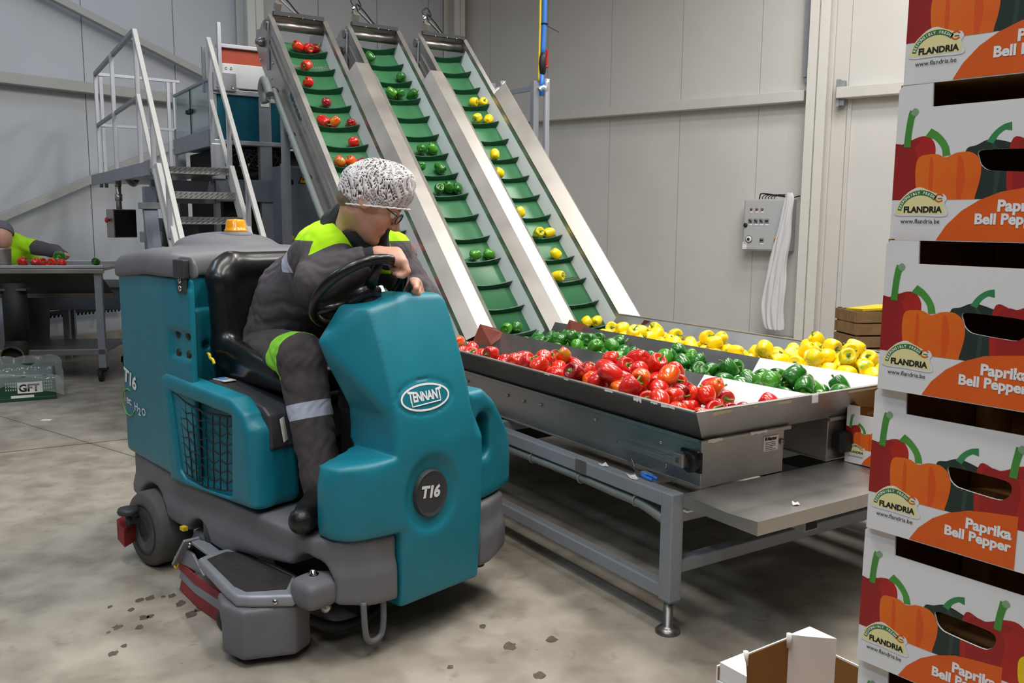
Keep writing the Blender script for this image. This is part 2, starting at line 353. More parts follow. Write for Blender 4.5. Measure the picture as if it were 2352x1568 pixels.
# control panel on the right wall
mk('cabinet_grey', '#b9bbbd', 0.45, var=0.03); mk('lamp_red', '#7d1a18', 0.25, coat=0.4); mk('lamp_brown', '#6a3018', 0.25, coat=0.4)
def wl(y, z, off=0.0): return (-0.26-off, y, z)
o = thing('control_box', 'light grey control box with red lamps and rotary switches on the white wall', 'control panel'); o.matrix_world = WM; cp = o
mb = MB(); mb.bx((-0.26, -7.10, 1.02), (-0.02, -6.34, 1.83)); mb.build('box', 'cabinet_grey', cp, 0.012)
mb = MB(); mb.bx((-0.275, -7.08, 1.04), (-0.262, -6.36, 1.81)); mb.build('door', 'cabinet_grey', cp, 0.006)
AX = axis_to((-1, 0, 0))
for k, (y, mm) in enumerate([(-6.47, 'lamp_red'), (-6.56, 'lamp_brown'), (-6.65, 'lamp_brown')]):
    mb = MB(); mb.lathe([(0.0, 0), (0.020, 0), (0.020, 0.012), (0.015, 0.022), (0, 0.026)], (-0.275, y, 1.67), AX, 16); b_ = mb.build('signal_lamp', mm, cp)
    mb = MB(); mb.bx((-0.279, y-0.022, 1.615), (-0.275, y+0.022, 1.64)); mb.build('label_plate', 'white_ink', b_)
for k, (y, z, a) in enumerate([(-6.465, 1.49, 0.7), (-6.555, 1.49, 0.7), (-6.645, 1.49, 0.7), (-6.735, 1.49, 0), (-6.665, 1.19, 0)]):
    mb = MB(); mb.bx((-0.287, y-0.035, z-0.035), (-0.275, y+0.035, z+0.035)); b_ = mb.build('rotary_switch', 'frame_grey', cp, 0.004)
    mb = MB(); d = Vector((0, math.cos(a), math.sin(a))); mb.bar(Vector((-0.296, y, z))-d*0.026, Vector((-0.296, y, z))+d*0.026, 0.018, 0.016, (1, 0, 0)); mb.build('knob', 'black', b_, 0.003)
    mb = MB(); mb.bx((-0.279, y-0.03, z-0.068), (-0.275, y+0.03, z-0.045)); mb.build('label_plate', 'white_ink', b_)
mb = MB(); mb.lathe([(0.0, 0), (0.05, 0), (0.05, 0.014), (0.03, 0.018), (0, 0.018)], (-0.275, -6.45, 1.20), AX, 24); b_ = mb.build('buzzer', 'white_plastic', cp)
mb = MB(); mb.lathe([(0, 0), (0.022, 0), (0.022, 0.01), (0, 0.01)], (-0.292, -6.45, 1.20), AX, 20); mb.build('buzzer_core', 'black', b_); mb = MB(); mb.tube([(-0.283, -6.45+0.052*math.cos(t), 1.20+0.052*math.sin(t)) for t in [k*math.pi/12 for k in range(24)]], 0.006, 6, True); mb.build('buzzer_ring', 'black', b_)
mb = MB(); mb.bx((-0.283, -6.965, 1.14), (-0.275, -6.865, 1.24)); b_ = mb.build('switch_plate', 'yellow', cp, 0.003); mb = MB(); mb.lathe([(0, 0), (0.04, 0), (0.042, 0.02), (0.034, 0.03), (0, 0.03)], (-0.283, -6.915, 1.19), AX, 24); mb.build('main_switch', 'red', b_)
mb = MB(); mb.lathe([(0, 0), (0.03, 0), (0.036, 0.012), (0.02, 0.024), (0, 0.024)], (-0.275, -6.385, 1.42), AX, 18); mb.build('door_lock', 'black', cp)
mb = MB(); mb.bx((-0.278, -6.415, 1.04), (-0.275, -6.345, 1.15)); b_ = mb.build('sticker', 'paper', cp); mb = MB(); mb.tube([(-0.279, -6.38+0.022*math.cos(t), 1.122+0.016*math.sin(t)) for t in [k*math.pi/8 for k in range(9)]], 0.003, 5); mb.build('sticker_print', 'red', b_)
for k in range(6):
    y0 = -6.54-0.05*k; mb = MB(); mb.tube(bez([(-0.14, y0, 1.83), (-0.14, y0-0.005, 1.87), (-0.13, y0-0.06-0.02*k, 1.90+0.02*(k == 0)), (-0.12, -7.02, 1.855), (-0.05, -7.16, 1.88)]), 0.011 if k == 0 else 0.007, 7); mb.build('cable', 'black', cp)
# clear plastic sheet hanging by the column
def sheet():
    m = mat('plastic_film', '#f3f4f8', 0.18, alpha=0.62, coat=0.4); M['plastic_film'] = m
    vs = []; fs = []; nu, nv = 14, 26; random.seed(5)
    prof = [(1.92, -7.10, 0.05), (1.84, -7.11, 0.075), (1.5, -7.07, 0.10), (1.2, -7.02, 0.125), (0.8, -6.97, 0.15), (0.5, -6.94, 0.175), (0.15, -6.92, 0.19), (-0.14, -6.95, 0.17), (-0.31, -7.02, 0.08)]
    zs = np.interp(np.linspace(0, 7.4, nv), range(9), [p[0] for p in prof]); cs = np.interp(np.linspace(0, 7.4, nv), range(9), [p[1] for p in prof]); ws = np.interp(np.linspace(0, 7.4, nv), range(9), [p[2] for p in prof])
    for j in range(nv):
        for i in range(nu):
            s = i/(nu-1)*2-1; wob = 0.035*math.sin(i*1.9+zs[j]*1.3)+0.02*math.sin(i*3.1-zs[j]*4)
            vs.append((-0.36+wob*ws[j]*5-0.05*(1-s*s), cs[j]+s*ws[j]+0.01*math.sin(zs[j]*9+i), max(-.31, zs[j])+0.012*math.sin(i*2.3)))
    for j in range(nv-1):
        for i in range(nu-1): a = j*nu+i; fs.append((a, a+1, a+nu+1, a+nu))
    mb = MB(); mb.faces(vs, fs); o = mb.build('plastic_sheet', 'plastic_film', None, smooth=True); o.matrix_world = WM
    s = o.modifiers.new('thick', 'SOLIDIFY'); s.thickness = 0.003
    s = o.modifiers.new('sub', 'SUBSURF'); s.levels = 1; s.render_levels = 1
    tag(o, 'crumpled translucent plastic sheet hanging beside the grey control box', 'plastic sheet')
sheet()
# ---------------------------------------------------------------- hopper, its frame and the three inclined conveyors (local x = t across, y = s along)
F0 = Vector((0.574, 3.029, 0)); TA = Vector((-math.sin(YT), math.cos(YT), 0)); TB = Vector((math.cos(YT), math.sin(YT), 0))
def TW(t, s, z): return F0+TB*t+TA*s+Vector((0, 0, z))
R2 = math.sqrt(2)
def inc(t, a, n): return ((t, (R2*a+1.58-R2*n)/2, (R2*a-1.58+R2*n)/2))
# --- support frame with the drip tray
fr = thing('support_frame', 'grey square-tube support frame on round feet carrying the pepper hopper', 'frame', F0, YT)
def post(x, y, parent):
    mb = MB(); mb.bx((x, y, 0.125), (x+0.058, y+0.06, 0.53)); mb.bx((x+0.004, y+0.004, 0.118), (x+0.054, y+0.056, 0.126)); o = mb.build('leg', 'frame_grey', parent, 0.005)
    mb = MB(); mb.lathe([(0.0, 0.0), (0.046, 0.0), (0.046, 0.008), (0.03, 0.022), (0.018, 0.026), (0.0175, 0.13), (0, 0.13)], (x+0.026, y+0.03, 0)); mb.build('foot', 'steel_dark', o)
for x, y in ((0, 0), (0, 2.35), (1.68, 0), (1.68, 2.35)): post(x, y, fr)
mb = MB(); mb.bx((0.001, 0.06, 0.475), (0.055, 2.6, 0.53)); mb.bx((1.68, 0.06, 0.475), (1.735, 2.6, 0.53)); mb.build('top_rail', 'frame_grey', fr, 0.005)
mb = MB(); mb.bx((0.002, 0.055, 0.128), (0.054, 2.6, 0.18)); mb.bx((1.68, 0.06, 0.128), (1.735, 2.6, 0.18)); mb.build('bottom_rail', 'frame_grey', fr, 0.005)
mb = MB(); mb.bx((0.05, 0.004, 0.228), (1.69, 0.054, 0.278)); mb.bx((0.05, 0.004, 0.42), (1.69, 0.054, 0.465)); mb.build('cross_rail', 'frame_grey', fr, 0.005)
mb = MB(); mb.bx((0.05, 0.26, 0.475), (1.69, 0.31, 0.525)); mb.bx((0.05, 1.3, 0.475), (1.69, 1.35, 0.525)); mb.bx((0.05, 2.4, 0.475), (1.69, 2.45, 0.525)); mb.build('cross_rail', 'frame_grey', fr, 0.005)
mb = MB(); mb.bx((0.30, -0.335, 0.44), (0.37, 0.06, 0.48)); mb.b.faces.ensure_lookup_table(); o = mb.build('tray_arm', 'frame_grey', fr, 0.004)
mb = MB(); mb.bx((0.306, -0.3365, 0.446), (0.364, -0.33, 0.474)); mb.build('tube_opening', 'dark_in', o)
mb = MB(); mb.bx((1.70, .06, .06), (1.712, 2.5, .53)); mb.bx((.06, 2.46, .06), (1.70, 2.472, .53)); mb.build('added_shade_panel', 'scrub_dark', fr)  # unseen panels added to keep light out from under the hopper
# tray: a flat sheet with turned-down edges and a shallow fold
mb = MB(); t0, t1, y0, y1 = 0.045, 1.6, -0.351, -0.004
mb.faces([(t0, y1, .53), (t1, y1, .53), (t1, -.22, .522), (t0, -.22, .522), (t1, y0, .53), (t0, y0, .53), (t0, y0, .482), (t1, y0, .482), (t0, y1, .482), (t1, y1, .482)], [(0, 1, 2, 3), (3, 2, 4, 5), (5, 4, 7, 6), (5, 6, 8, 0, 3), (4, 2, 1, 9, 7)])
tray = mb.build('drip_tray', 'steel', fr); sm = tray.modifiers.new('t', 'SOLIDIFY'); sm.thickness = 0.004
mb = MB(); mb.bx((0.055, -0.02, 0.462), (0.13, 0.05, 0.469)); mb.build('mounting_pad', 'white_plastic', fr)
mb = MB(); mb.bx((-0.003, 0.50, 0.478), (0.0, 0.57, 0.532)); mb.build('clamp_plate', 'steel', fr)
# corrugated conduit strapped under the near rail
pts = bez([(0.02, 2.6, .452), (0.02, 1.6, .452), (0.02, 1.14, .449), (0.02, 0.72, .452), (0.02, 0.55, .452), (0.02, 0.35, .448), (0.02, 0.2, .446), (0.022, 0.09, .425), (0.03, 0.062, .41)], 40)
mb = MB(); mb.tube(pts, [0.0165+0.0022*(i % 2) for i in range(len(pts))], 10); cd = mb.build('conduit', 'hose_grey', fr)
for s in (0.213, 0.556, 0.908, 1.6):
    mb = MB(); mb.tube([(0.02+0.021*math.cos(a), s, 0.450+0.021*math.sin(a)) for a in [k*math.pi/8 for k in range(16)]], 0.004, 6, True); mb.bx((0.012, s-0.008, 0.468), (0.028, s+0.008, 0.478)); mb.build('pipe_clip', 'hose_grey', fr)
# loose things on the frame
def pliers():
    o = thing('pliers', 'small pliers with blue handles lying on the near frame rail below the hopper', 'pliers', TW(0.06, 0.26, 0.53), YT)
    mb = MB(); mb.bar((0.0, 0.01, 0.016), (0.0, -0.03, 0.006), 0.012, 0.01); mb.bar((0, 0.008, 0.016), (0.018, 0.055, 0.05), 0.007, 0.007); mb.bar((0, 0.008, 0.016), (-0.014, 0.05, 0.055), 0.007, 0.007); mb.build('jaws', 'steel_dark', o, 0.002)
    for sx in (-1, 1):
        mb = MB(); mb.tube(bez([(0.0, -0.025, 0.012), (0.014*sx, -0.055, 0.012), (0.012*sx, -0.10, 0.008)]), 0.0065, 8); mb.build('handle', 'hose_blue', o)
pliers()
def scrap(t, s, z, w, d, label, seed):
    random.seed(seed); n = 9; mb = MB(); vs = []
    for k in range(n):
        a = 2*math.pi*k/n; r = random.uniform(0.6, 1.0); vs.append((w*r*math.cos(a), d*r*math.sin(a), 0.002+random.uniform(0, 0.012)*(k % 3 == 0)))
    mb.faces(vs, [tuple(range(n))]); o = mb.build('paper_scrap', 'paper'); o.location = TW(t, s, z); o.rotation_euler = (0, 0, YT); md = o.modifiers.new('s', 'SOLIDIFY'); md.thickness = 0.001
    tag(o, label, 'scrap of paper')
scrap(0.02, 0.24, 0.5305, 0.018, 0.04, 'torn white paper scrap on the grey rail left of the pliers', 1)
scrap(0.03, 0.43, 0.5305, 0.012, 0.035, 'thin torn paper strip on the grey rail far left of the pliers', 2)
scrap(0.30, -0.29, 0.528, 0.018, 0.018, 'small white paper scrap on the steel drip tray', 3)
# --- hopper with three troughs
hp = thing('pepper_hopper', 'stainless steel hopper with three side-by-side troughs of bell peppers', 'hopper', F0, YT)
SE = 2.42; TK = 0.004
def sheet_obj(name, quads, m, parent, label=None, tk=TK):
    mb = MB()
    for q in quads: mb.faces(list(q), [tuple(range(len(q)))])
    bmesh.ops.remove_doubles(mb.b, verts=mb.b.verts, dist=1e-4)
    o = mb.build(name, m, parent, 0, label); s = o.modifiers.new('t', 'SOLIDIFY'); s.thickness = tk; s.offset = 0; return o
TE = 1.745
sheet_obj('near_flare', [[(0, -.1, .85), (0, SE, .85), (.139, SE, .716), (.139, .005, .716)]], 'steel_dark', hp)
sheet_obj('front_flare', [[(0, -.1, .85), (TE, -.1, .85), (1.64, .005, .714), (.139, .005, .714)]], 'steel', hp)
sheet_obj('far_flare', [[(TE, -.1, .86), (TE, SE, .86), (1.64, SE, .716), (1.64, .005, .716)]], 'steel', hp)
DIV = ((0.60, 0.50, 0.70, 0.46), (1.17, 1.08, 1.27, 0.66))
for k, (r, a, b, wl_) in enumerate(DIV):
    sheet_obj('divider', [[(r, -.095, .848), (r, wl_, .84), (a, wl_, .716), (a, .005, .716)], [(r, -.095, .848), (r, wl_, .84), (b, wl_, .716), (b, .005, .716)]], 'white_plastic', hp, 'white front end of the divider')  # dividers are white at the front end, grey farther back
    sheet_obj('divider', [[(r, wl_, .84), (r, SE, .84), (a, SE, .716), (a, wl_, .716)], [(r, wl_, .84), (r, SE, .84), (b, SE, .716), (b, wl_, .716)]], 'steel_dark', hp)
sheet_obj('belt', [[(.139, .005, .716), (.50, .005, .716), (.50, SE, .716), (.139, SE, .716)], [(.70, .005, .716), (1.08, .005, .716), (1.08, SE, .716), (.70, SE, .716)], [(1.27, .005, .716), (1.64, .005, .716), (1.64, SE, .716), (1.27, SE, .716)]], 'belt', hp)
mb = MB(); mb.bx((-.008, -.108, .846), (.010, SE, .853)); mb.bx((-.008, -.112, .846), (TE+.005, -.092, .853)); mb.bx((TE-.008, -.108, .856), (TE+.008, SE, .863)); mb.build('rim', 'steel_bright', hp, 0.002)
mb = MB(); mb.bx((.122, -.012, .703), (.142, SE, .716)); mb.bx((.122, -.014, .700), (.60, .008, .716)); mb.bx((.835, -.014, .700), (1.70, .008, .716)); mb.build('flange', 'steel', hp, 0.003)
for (a, b) in ((.139, .58), (.843, 1.13), (1.30, 1.60)):
    mb = MB(); mb.bx((a, .004, .531), (b, SE+.1, .715)); mb.bx((a-.004, .0, .531), (a+.006, SE+.1, .54)); o = mb.build('belt_housing', 'steel', hp, 0.003)
    mb = MB(); mb.lathe([(0, 0), (.012, 0), (.012, .012), (0, .014)], (b-.015, .004, .652), axis_to((0, -1, 0)), 14); mb.build('bolt', 'steel_dark', o)
    if a < .2:
        for s, z in ((1.688, .66), (1.305, .651), (1.164, .648), (1.023, .657), (.215, .659), (.02, .66), (.02, .60), (.62, .668)):
            mb = MB(); mb.lathe([(0, 0), (.008, 0), (.008, .007), (.005, .010), (0, .010)], (a, s, z), axis_to((-1, 0, 0)), 10); mb.build('bolt', 'chrome', o)
        for s, z in ((0.03, .668), (0.03, .615)):
            pass
        # belt tensioner: square tube, clamp block and roller housing
        mb = MB(); mb.bx((a-.036, .155, .600), (a-.001, .425, .622)); tz = mb.build('tensioner_tube', 'steel', hp, 0.002)
        mb = MB(); mb.bx((a-.042, .10, .603), (a-.002, .155, .632)); mb.build('clamp_block', 'steel_bright', tz, 0.003)
        mb = MB(); mb.cyl((a-.018, .424, .611), (a-.018, .455, .611), .005, 10); mb.cyl((a-.02, .165, .60), (a-.02, .165, .572), .004, 8); mb.build('bolt', 'chrome', tz)
        mb = MB(); mb.bx((a-.010, -.002, .590), (a-.0, .10, .665)); hs = mb.build('roller_slot', 'dark_in', hp)
        mb = MB(); mb.lathe([(0, 0), (.037, 0), (.04, .006), (.04, .03), (.034, .036), (.018, .036), (.016, .028), (0, .028)], (a-.004, .035, .63), axis_to((-1, 0, 0)), 26); mb.build('roller', 'black', hs)
        mb = MB(); mb.bx((a-.052, .045, .603), (a-.012, .10, .657)); mb.build('bearing_block', 'steel_bright', hs, 0.006)
        mb = MB(); mb.bx((a-.054, .062, .620), (a-.051, .082, .640)); mb.build('bolt', 'steel_dark', hs, 0.002)
        # maker's plate
        mb = MB(); mb.bx((.465, -.0005, .625), (.543, .004, .683)); pl = mb.build('name_plate', 'paper', hp)
        mb = MB(); put_text(mb, 'Manter', lambda x, y: (.480+x, -.0015, .667+y), .018, bold=.001); mb.bx((.468, -.0015, .667), (.477, -.0005, .680)); mb.build('lettering', 'ink', pl, fix=False)
        mb = MB()
        for r_ in range(5): mb.bx((.47, -.0015, .657-r_*.007), (.47+random.uniform(.04, .065), -.0005, .659-r_*.007))
        mb.build('small_print', 'grey_ink', pl)
mb = MB(); mb.bx((.86, .003, .57), (1.02, -.06, .66)); mb.build('motor_cover', 'black', hp, 0.02)
# leftover label strips and tape along the rim
random.seed(8)
def torn(fn, l, h, m):
    n = 6; up = [(l*i/n, h*(1-.15*random.random())) for i in range(n+1)]; dn = [(l*i/n, h*random.uniform(0, .45)) for i in range(n+1)][::-1]
    mb = MB(); mb.faces([fn(a, b) for a, b in up+dn], [tuple(range(2*n+2))]); mb.build('label_residue', m, hp)
for s, l, h in ((.335, .05, .010), (.17, .045, .018), (.085, .035, .010), (-.005, .07, .012), (.62, .03, .006), (.75, .04, .006)): torn(lambda a, b: (-.0088, s+a, .852-h+b), l, h, 'paper')
mk('old_glue', '#b3a47c', .8)
for t, l, h in ((.07, .09, .014), (.27, .02, .008), (.40, .07, .012), (.80, .22, .010)): torn(lambda a, b: (t+a, -.1128, .847-h+b), l, h, 'old_glue')
mb = MB(); mb.bx((.585, -.1150, .822), (.618, -.1125, .852)); mb.build('label_residue', 'white_plastic', hp)
for t, l in ((.15, .075), (.37, .09)): torn(lambda a, b: (t+a, -.0148, .700+b), l, .017, 'paper')
# rubber flaps closing the gap between conveyor covers and hopper
def flap(t0, t1, s0, label_, h=.0):
    mb = MB(); q = [(t0, s0-.18, .86), (t0+.02, s0+.16, .955), (t0+.05, s0+.30, .93), (t1, s0+.10, .90), (t1-.02, s0-.30, .845), (t0+.1, s0-.28, .82)]
    mb.faces([(a, b, c+h) for a, b, c in q], [(0, 1, 2, 3, 4, 5)]); o = mb.build('rubber_flap', 'brown_rubber', hp, 0, label_); m_ = o.modifiers.new('s', 'SOLIDIFY'); m_.thickness = .004
def flap2(pts): 
    mb = MB(); mb.faces(pts, [tuple(range(len(pts)))]); o = mb.build('rubber_flap', 'brown_rubber', hp); m_ = o.modifiers.new('s', 'SOLIDIFY'); m_.thickness = .004
for pts in ([(.40, 2.095, .793), (.44, 2.075, .901), (.56, 2.094, .867), (.62, 2.084, .828), (.50, 2.053, .779)],
    [(1.04, 2.12, .766), (1.08, 2.084, .889), (1.18, 2.053, .857), (1.23, 2.042, .823), (1.10, 2.06, .757)],
    [(1.70, 2.144, .809), (1.70, 2.103, .853), (1.74, 2.072, .842), (1.735, 2.098, .791)]): flap2(pts)
# --- conveyors
def conveyor(k, phase, label):
    root = thing('inclined_conveyor', label, 'conveyor', F0+TB*0.628*k, YT, 'inclined belt conveyors')
    P3 = lambda poly, t0, t1: (lambda a, n: inc(t0, a, n), lambda a, n: inc(t1, a, n))
    def prism(mb, poly, t0, t1): mb.prism(poly, lambda a, n: inc(t0, a, n), lambda a, n: inc(t1, a, n)); return mb
    side = [(2.15, -.36), (2.15, 0), (5.36, 0), (5.40, -.07), (5.44, -.10), (5.47, -.20), (5.52, -.24), (5.50, -.34), (5.30, -.38)]
    for nm, t0, t1, f0, f1 in (('side_plate', .070, .076, .070, .108), ('side_plate', .500, .506, .500, .540)):
        mb = MB(); prism(mb, side, t0, t1); prism(mb, [(2.15, -.003), (2.15, .003), (5.38, .003), (5.38, -.003)], f0, f1)
        prism(mb, [(2.15, -.03), (2.15, .0), (5.37, .0), (5.37, -.03)], f1-.004, f1); o = mb.build(nm, 'steel', root)
        if t0 < .1:
            mb = MB()
            for n0 in (-.085, -.145): prism(mb, [(2.15, n0), (2.15, n0+.012), (5.2, n0+.012), (5.2, n0)], .060, .070)
            mb.build('stiffening_rib', 'steel', o)
            if k == 0:
                for a, n in [(a, -.355) for a in np.arange(2.6, 5.4, .27)]+[(5.32, -.1), (5.28, -.16), (5.36, -.2), (5.2, -.22), (5.15, -.27), (5.05, -.2), (5.0, -.3), (5.4, -.28)]: mb = MB(); mb.lathe([(0, 0), (.011, 0), (.011, .007), (0, .009)], inc(.070, a, n), axis_to((-1, 0, 0)), 8); mb.build('bolt', 'chrome', o)
            mb = MB(); prism(mb, [(5.28, -.06), (5.30, -.02), (5.10, -.30), (5.07, -.27)], .055, .066); mb.build('cover_strip', 'frame_grey', o)
            mb = MB(); mb.cyl(inc(.05, 5.33, -.06), inc(.5, 5.33, -.06), .035, 16); mb.build('drive_roller', 'steel_dark', root)
            mb = MB(); c = Vector(inc(.07, 5.33, -.22)); mb.lathe([(0, 0), (.035, 0), (.035, .03), (.018, .045), (.018, .06), (0, .06)], c, axis_to((-1, 0, 0)), 14); mb.build('bearing', 'steel_dark', root)
    tm, hw = .288, .197; nt = 9; ts = [tm-hw+2*hw*i/(nt-1) for i in range(nt)]; sag = lambda t: -.165+.022*((t-tm)/hw)**2
    mb = MB(); aa = [2.20, 3.2, 4.2, 5.22]; vs = []; fs = []
    for a in aa: vs += [inc(t, a, sag(t)) for t in ts]
    for t in ts: vs.append(inc(t, 5.30, sag(t)-.012))
    for t in ts: vs.append(inc(t, 5.36, sag(t)-.06))
    for j in range(len(aa)+1):
        for i in range(nt-1): q = j*nt+i; fs.append((q, q+1, q+nt+1, q+nt))
    mb.faces(vs, fs); b_ = mb.build('belt', 'belt', root, smooth=True); s_ = b_.modifiers.new('s', 'SOLIDIFY'); s_.thickness = .006; s_.offset = -1
    a = phase+.2105*2
    while a > 5.27: a -= .2105
    while a > 2.25:
        mb = MB(); vs = []; top = lambda t: sag(t)+.040+.022*((t-tm)/hw)**2
        for t in ts: vs += [inc(t, a, sag(t)), inc(t, a+.003, top(t)), inc(t, a+.010, top(t)), inc(t, a+.010, sag(t))]
        fs = []
        for i in range(nt-1):
            q = 4*i; fs += [(q, q+4, q+5, q+1), (q+1, q+5, q+6, q+2), (q+2, q+6, q+7, q+3)]
        fs += [(0, 1, 2, 3), (4*nt-4, 4*nt-1, 4*nt-2, 4*nt-3)]; mb.faces(vs, fs); mb.build('cleat', 'cleat', root)
        a -= .2105
    for t0, t1 in ((.500, .482), (.076, .094)):
        mb = MB(); mb.faces([inc(t0, 2.15, -.035), inc(t0, 5.27, -.035), inc(t1, 5.22, -.150), inc(t1, 2.15, -.150)], [(0, 1, 2, 3)]); o = mb.build('skirt', 'skirt', root); s_ = o.modifiers.new('s', 'SOLIDIFY'); s_.thickness = .005
    # hood plate over the head roller, dark edge bar with bolts, sensor and its cable
    mb = MB(); mb.faces([inc(.108, 5.34, -.10), inc(.50, 5.34, -.10), inc(.50, 5.37, .015), inc(.108, 5.37, .015)], [(0, 1, 2, 3)]); o = mb.build('head_plate', 'steel_dark', root); s_ = o.modifiers.new('s', 'SOLIDIFY'); s_.thickness = .004
    mb = MB(); mb.bar(inc(.105, 5.365, .02), inc(.502, 5.365, .02), .035, .03); mb.build('edge_bar', 'scrub_dark', o)
    for t in (.22, .33, .42): mb = MB(); mb.lathe([(0, 0), (.008, 0), (.006, .006), (0, .008)], inc(t, 5.345, .02), axis_to((0, -1, 0.3)), 8); mb.build('bolt', 'chrome', o)
    mb = MB(); mb.bx((.12, 0, 0), (.16, .05, .06)); c = Vector(inc(.14, 5.40, .06)); mb2 = MB(); mb2.box(c, (.045, .05, .06), Matrix.Rotation(.6, 3, 'X')); sb = mb2.build('sensor_bracket', 'steel_bright', root, .003); mb.b.free()
    mb = MB(); mb.cyl(c+Vector((-.02, 0, .02)), c+Vector((-.02, -.01, .085)), .014, 12); mb.build('sensor', 'chrome', sb)
    mb = MB(); mb.bar(c+Vector((.02, 0, .05)), c+Vector((.17, .04, -.045)), .018, .008); mb.build('bracket_arm', 'steel', sb)
    mb = MB(); mb.tube(bez([c+Vector((-.02, -.01, .08)), c+Vector((-.035, 0, .12)), c+Vector((.01, 0, .15)), c+Vector((.045, 0, .09)), c+Vector((.02, 0, .05)), c+Vector((.01, 0, .1)), c+Vector((.09, .02, .05)), c+Vector((.18, .03, -.03)), c+Vector((.27, .0, -.05))]), .006, 7); mb.build('sensor_cable', 'black', sb)
    return root
c1 = conveyor(0, 5.093, 'nearest inclined green belt conveyor carrying red peppers, behind the driver')
c2 = conveyor(1, 5.043, 'middle inclined green belt conveyor carrying green peppers')
c3 = conveyor(2, 5.044, 'farthest inclined green belt conveyor carrying yellow peppers, nearest the white wall')
def lacing(root, a):
    mb = MB(); tm, hw = .288, .197
    for i in range(30):
        t = tm-hw+2*hw*(i+.5)/30; n = -.163+.022*((t-tm)/hw)**2
        for da in (-.008, .008): mb.box(inc(t, a+da, n), (.008, .008, .008))
    mb.build('belt_lacing', 'steel_bright', root)
lacing(c1, 4.985); lacing(c3, 2.79)
# conduit, lettering and stays on the near side of the first conveyor
pp = [inc(-.02, 4.78, -.36), inc(-.04, 4.86, -.30), inc(-.045, 4.84, -.20), inc(-.035, 4.7, -.22)]
mb = MB(); mb.tube(bez(pp, 8), .03, 12); mb.build('conduit_bend', 'hose_grey', c1)
mb = MB(); mb.tube([inc(.02, 4.78, -.24), inc(.02, 3.3, -.24), inc(.01, 3.15, -.26), inc(.0, 2.9, -.30)], .024, 12); mb.build('conduit', 'hose_grey', c1)
for a in (4.78, 4.3, 3.86, 3.45):
    mb = MB(); mb.tube([Vector(inc(.02, a, -.24))+Vector((math.cos(q)*.03, math.sin(q)*.0212, math.sin(q)*-.0212*-1)) for q in [j*math.pi/8 for j in range(16)]], .006, 6, True); mb.build('pipe_clip', 'black', c1)
mb = MB(); put_text(mb, 'Manter', lambda x, y: inc(.0665, 4.60-x*1.02, -.155+y), .10, bold=.002); mb.build('lettering', 'teal_dark', c1, fix=False)
for a in (3.35, 2.75):
    mb = MB(); mb.bar(inc(.05, a, -.10), inc(.05, a-.1, -.36), .012, .07, (1, 0, 0)); o = mb.build('stay', 'steel_dark', c1)
# folded covers between the conveyors
def cover(name, poly, a0, a1, label, slant=.0):
    o = thing(name, label, 'cover', F0, YT, 'folded steel covers')
    n = len(poly); mb = MB(); vs = [inc(t, a0, q) for t, q in poly]+[inc(t, a1+slant*(q), q) for t, q in poly]
    mb.faces(vs, [(i, i+1, n+i+1, n+i) for i in range(n-1)]); ob = mb.build('cover_sheet', 'steel_bright', o); s_ = ob.modifiers.new('s', 'SOLIDIFY'); s_.thickness = .004
    return o
cv = [(.500, .006), (.575, .065), (.675, .065), (.745, .006)]
cover('conveyor_cover', cv, 2.20, 4.70, 'folded steel cover between the red and green pepper conveyors', 1.4)
cover('conveyor_cover', [(t+.628, n) for t, n in cv], 2.20, 4.70, 'folded steel cover between the green and yellow pepper conveyors', 1.4)
cover('conveyor_cover', [(1.756, .006), (1.85, .075), (1.862, .07), (1.862, -.08)], 2.16, 4.64, 'folded steel cover along the far side of the yellow pepper conveyor', 1.0)
for p, lb in (((.60, 2.41), 1), ((1.14, 2.39), 2)): pass
# legs carrying the conveyors
for k, root in enumerate((c1, c2, c3)):
    for a in (4.6, 3.2):
        p = Vector(inc(.075, a, -.36)); q = Vector(inc(.50, a, -.36)); mb = MB()
        mb.bx((p.x-.02, p.y-.03, 0), (p.x+.03, p.y+.03, p.z+.05)); mb.bx((q.x-.03, q.y-.03, 0), (q.x+.02, q.y+.03, q.z+.05)); mb.bx((p.x, p.y-.025, .9), (q.x, q.y+.025, .95)); mb.build('stand', 'galv', root)
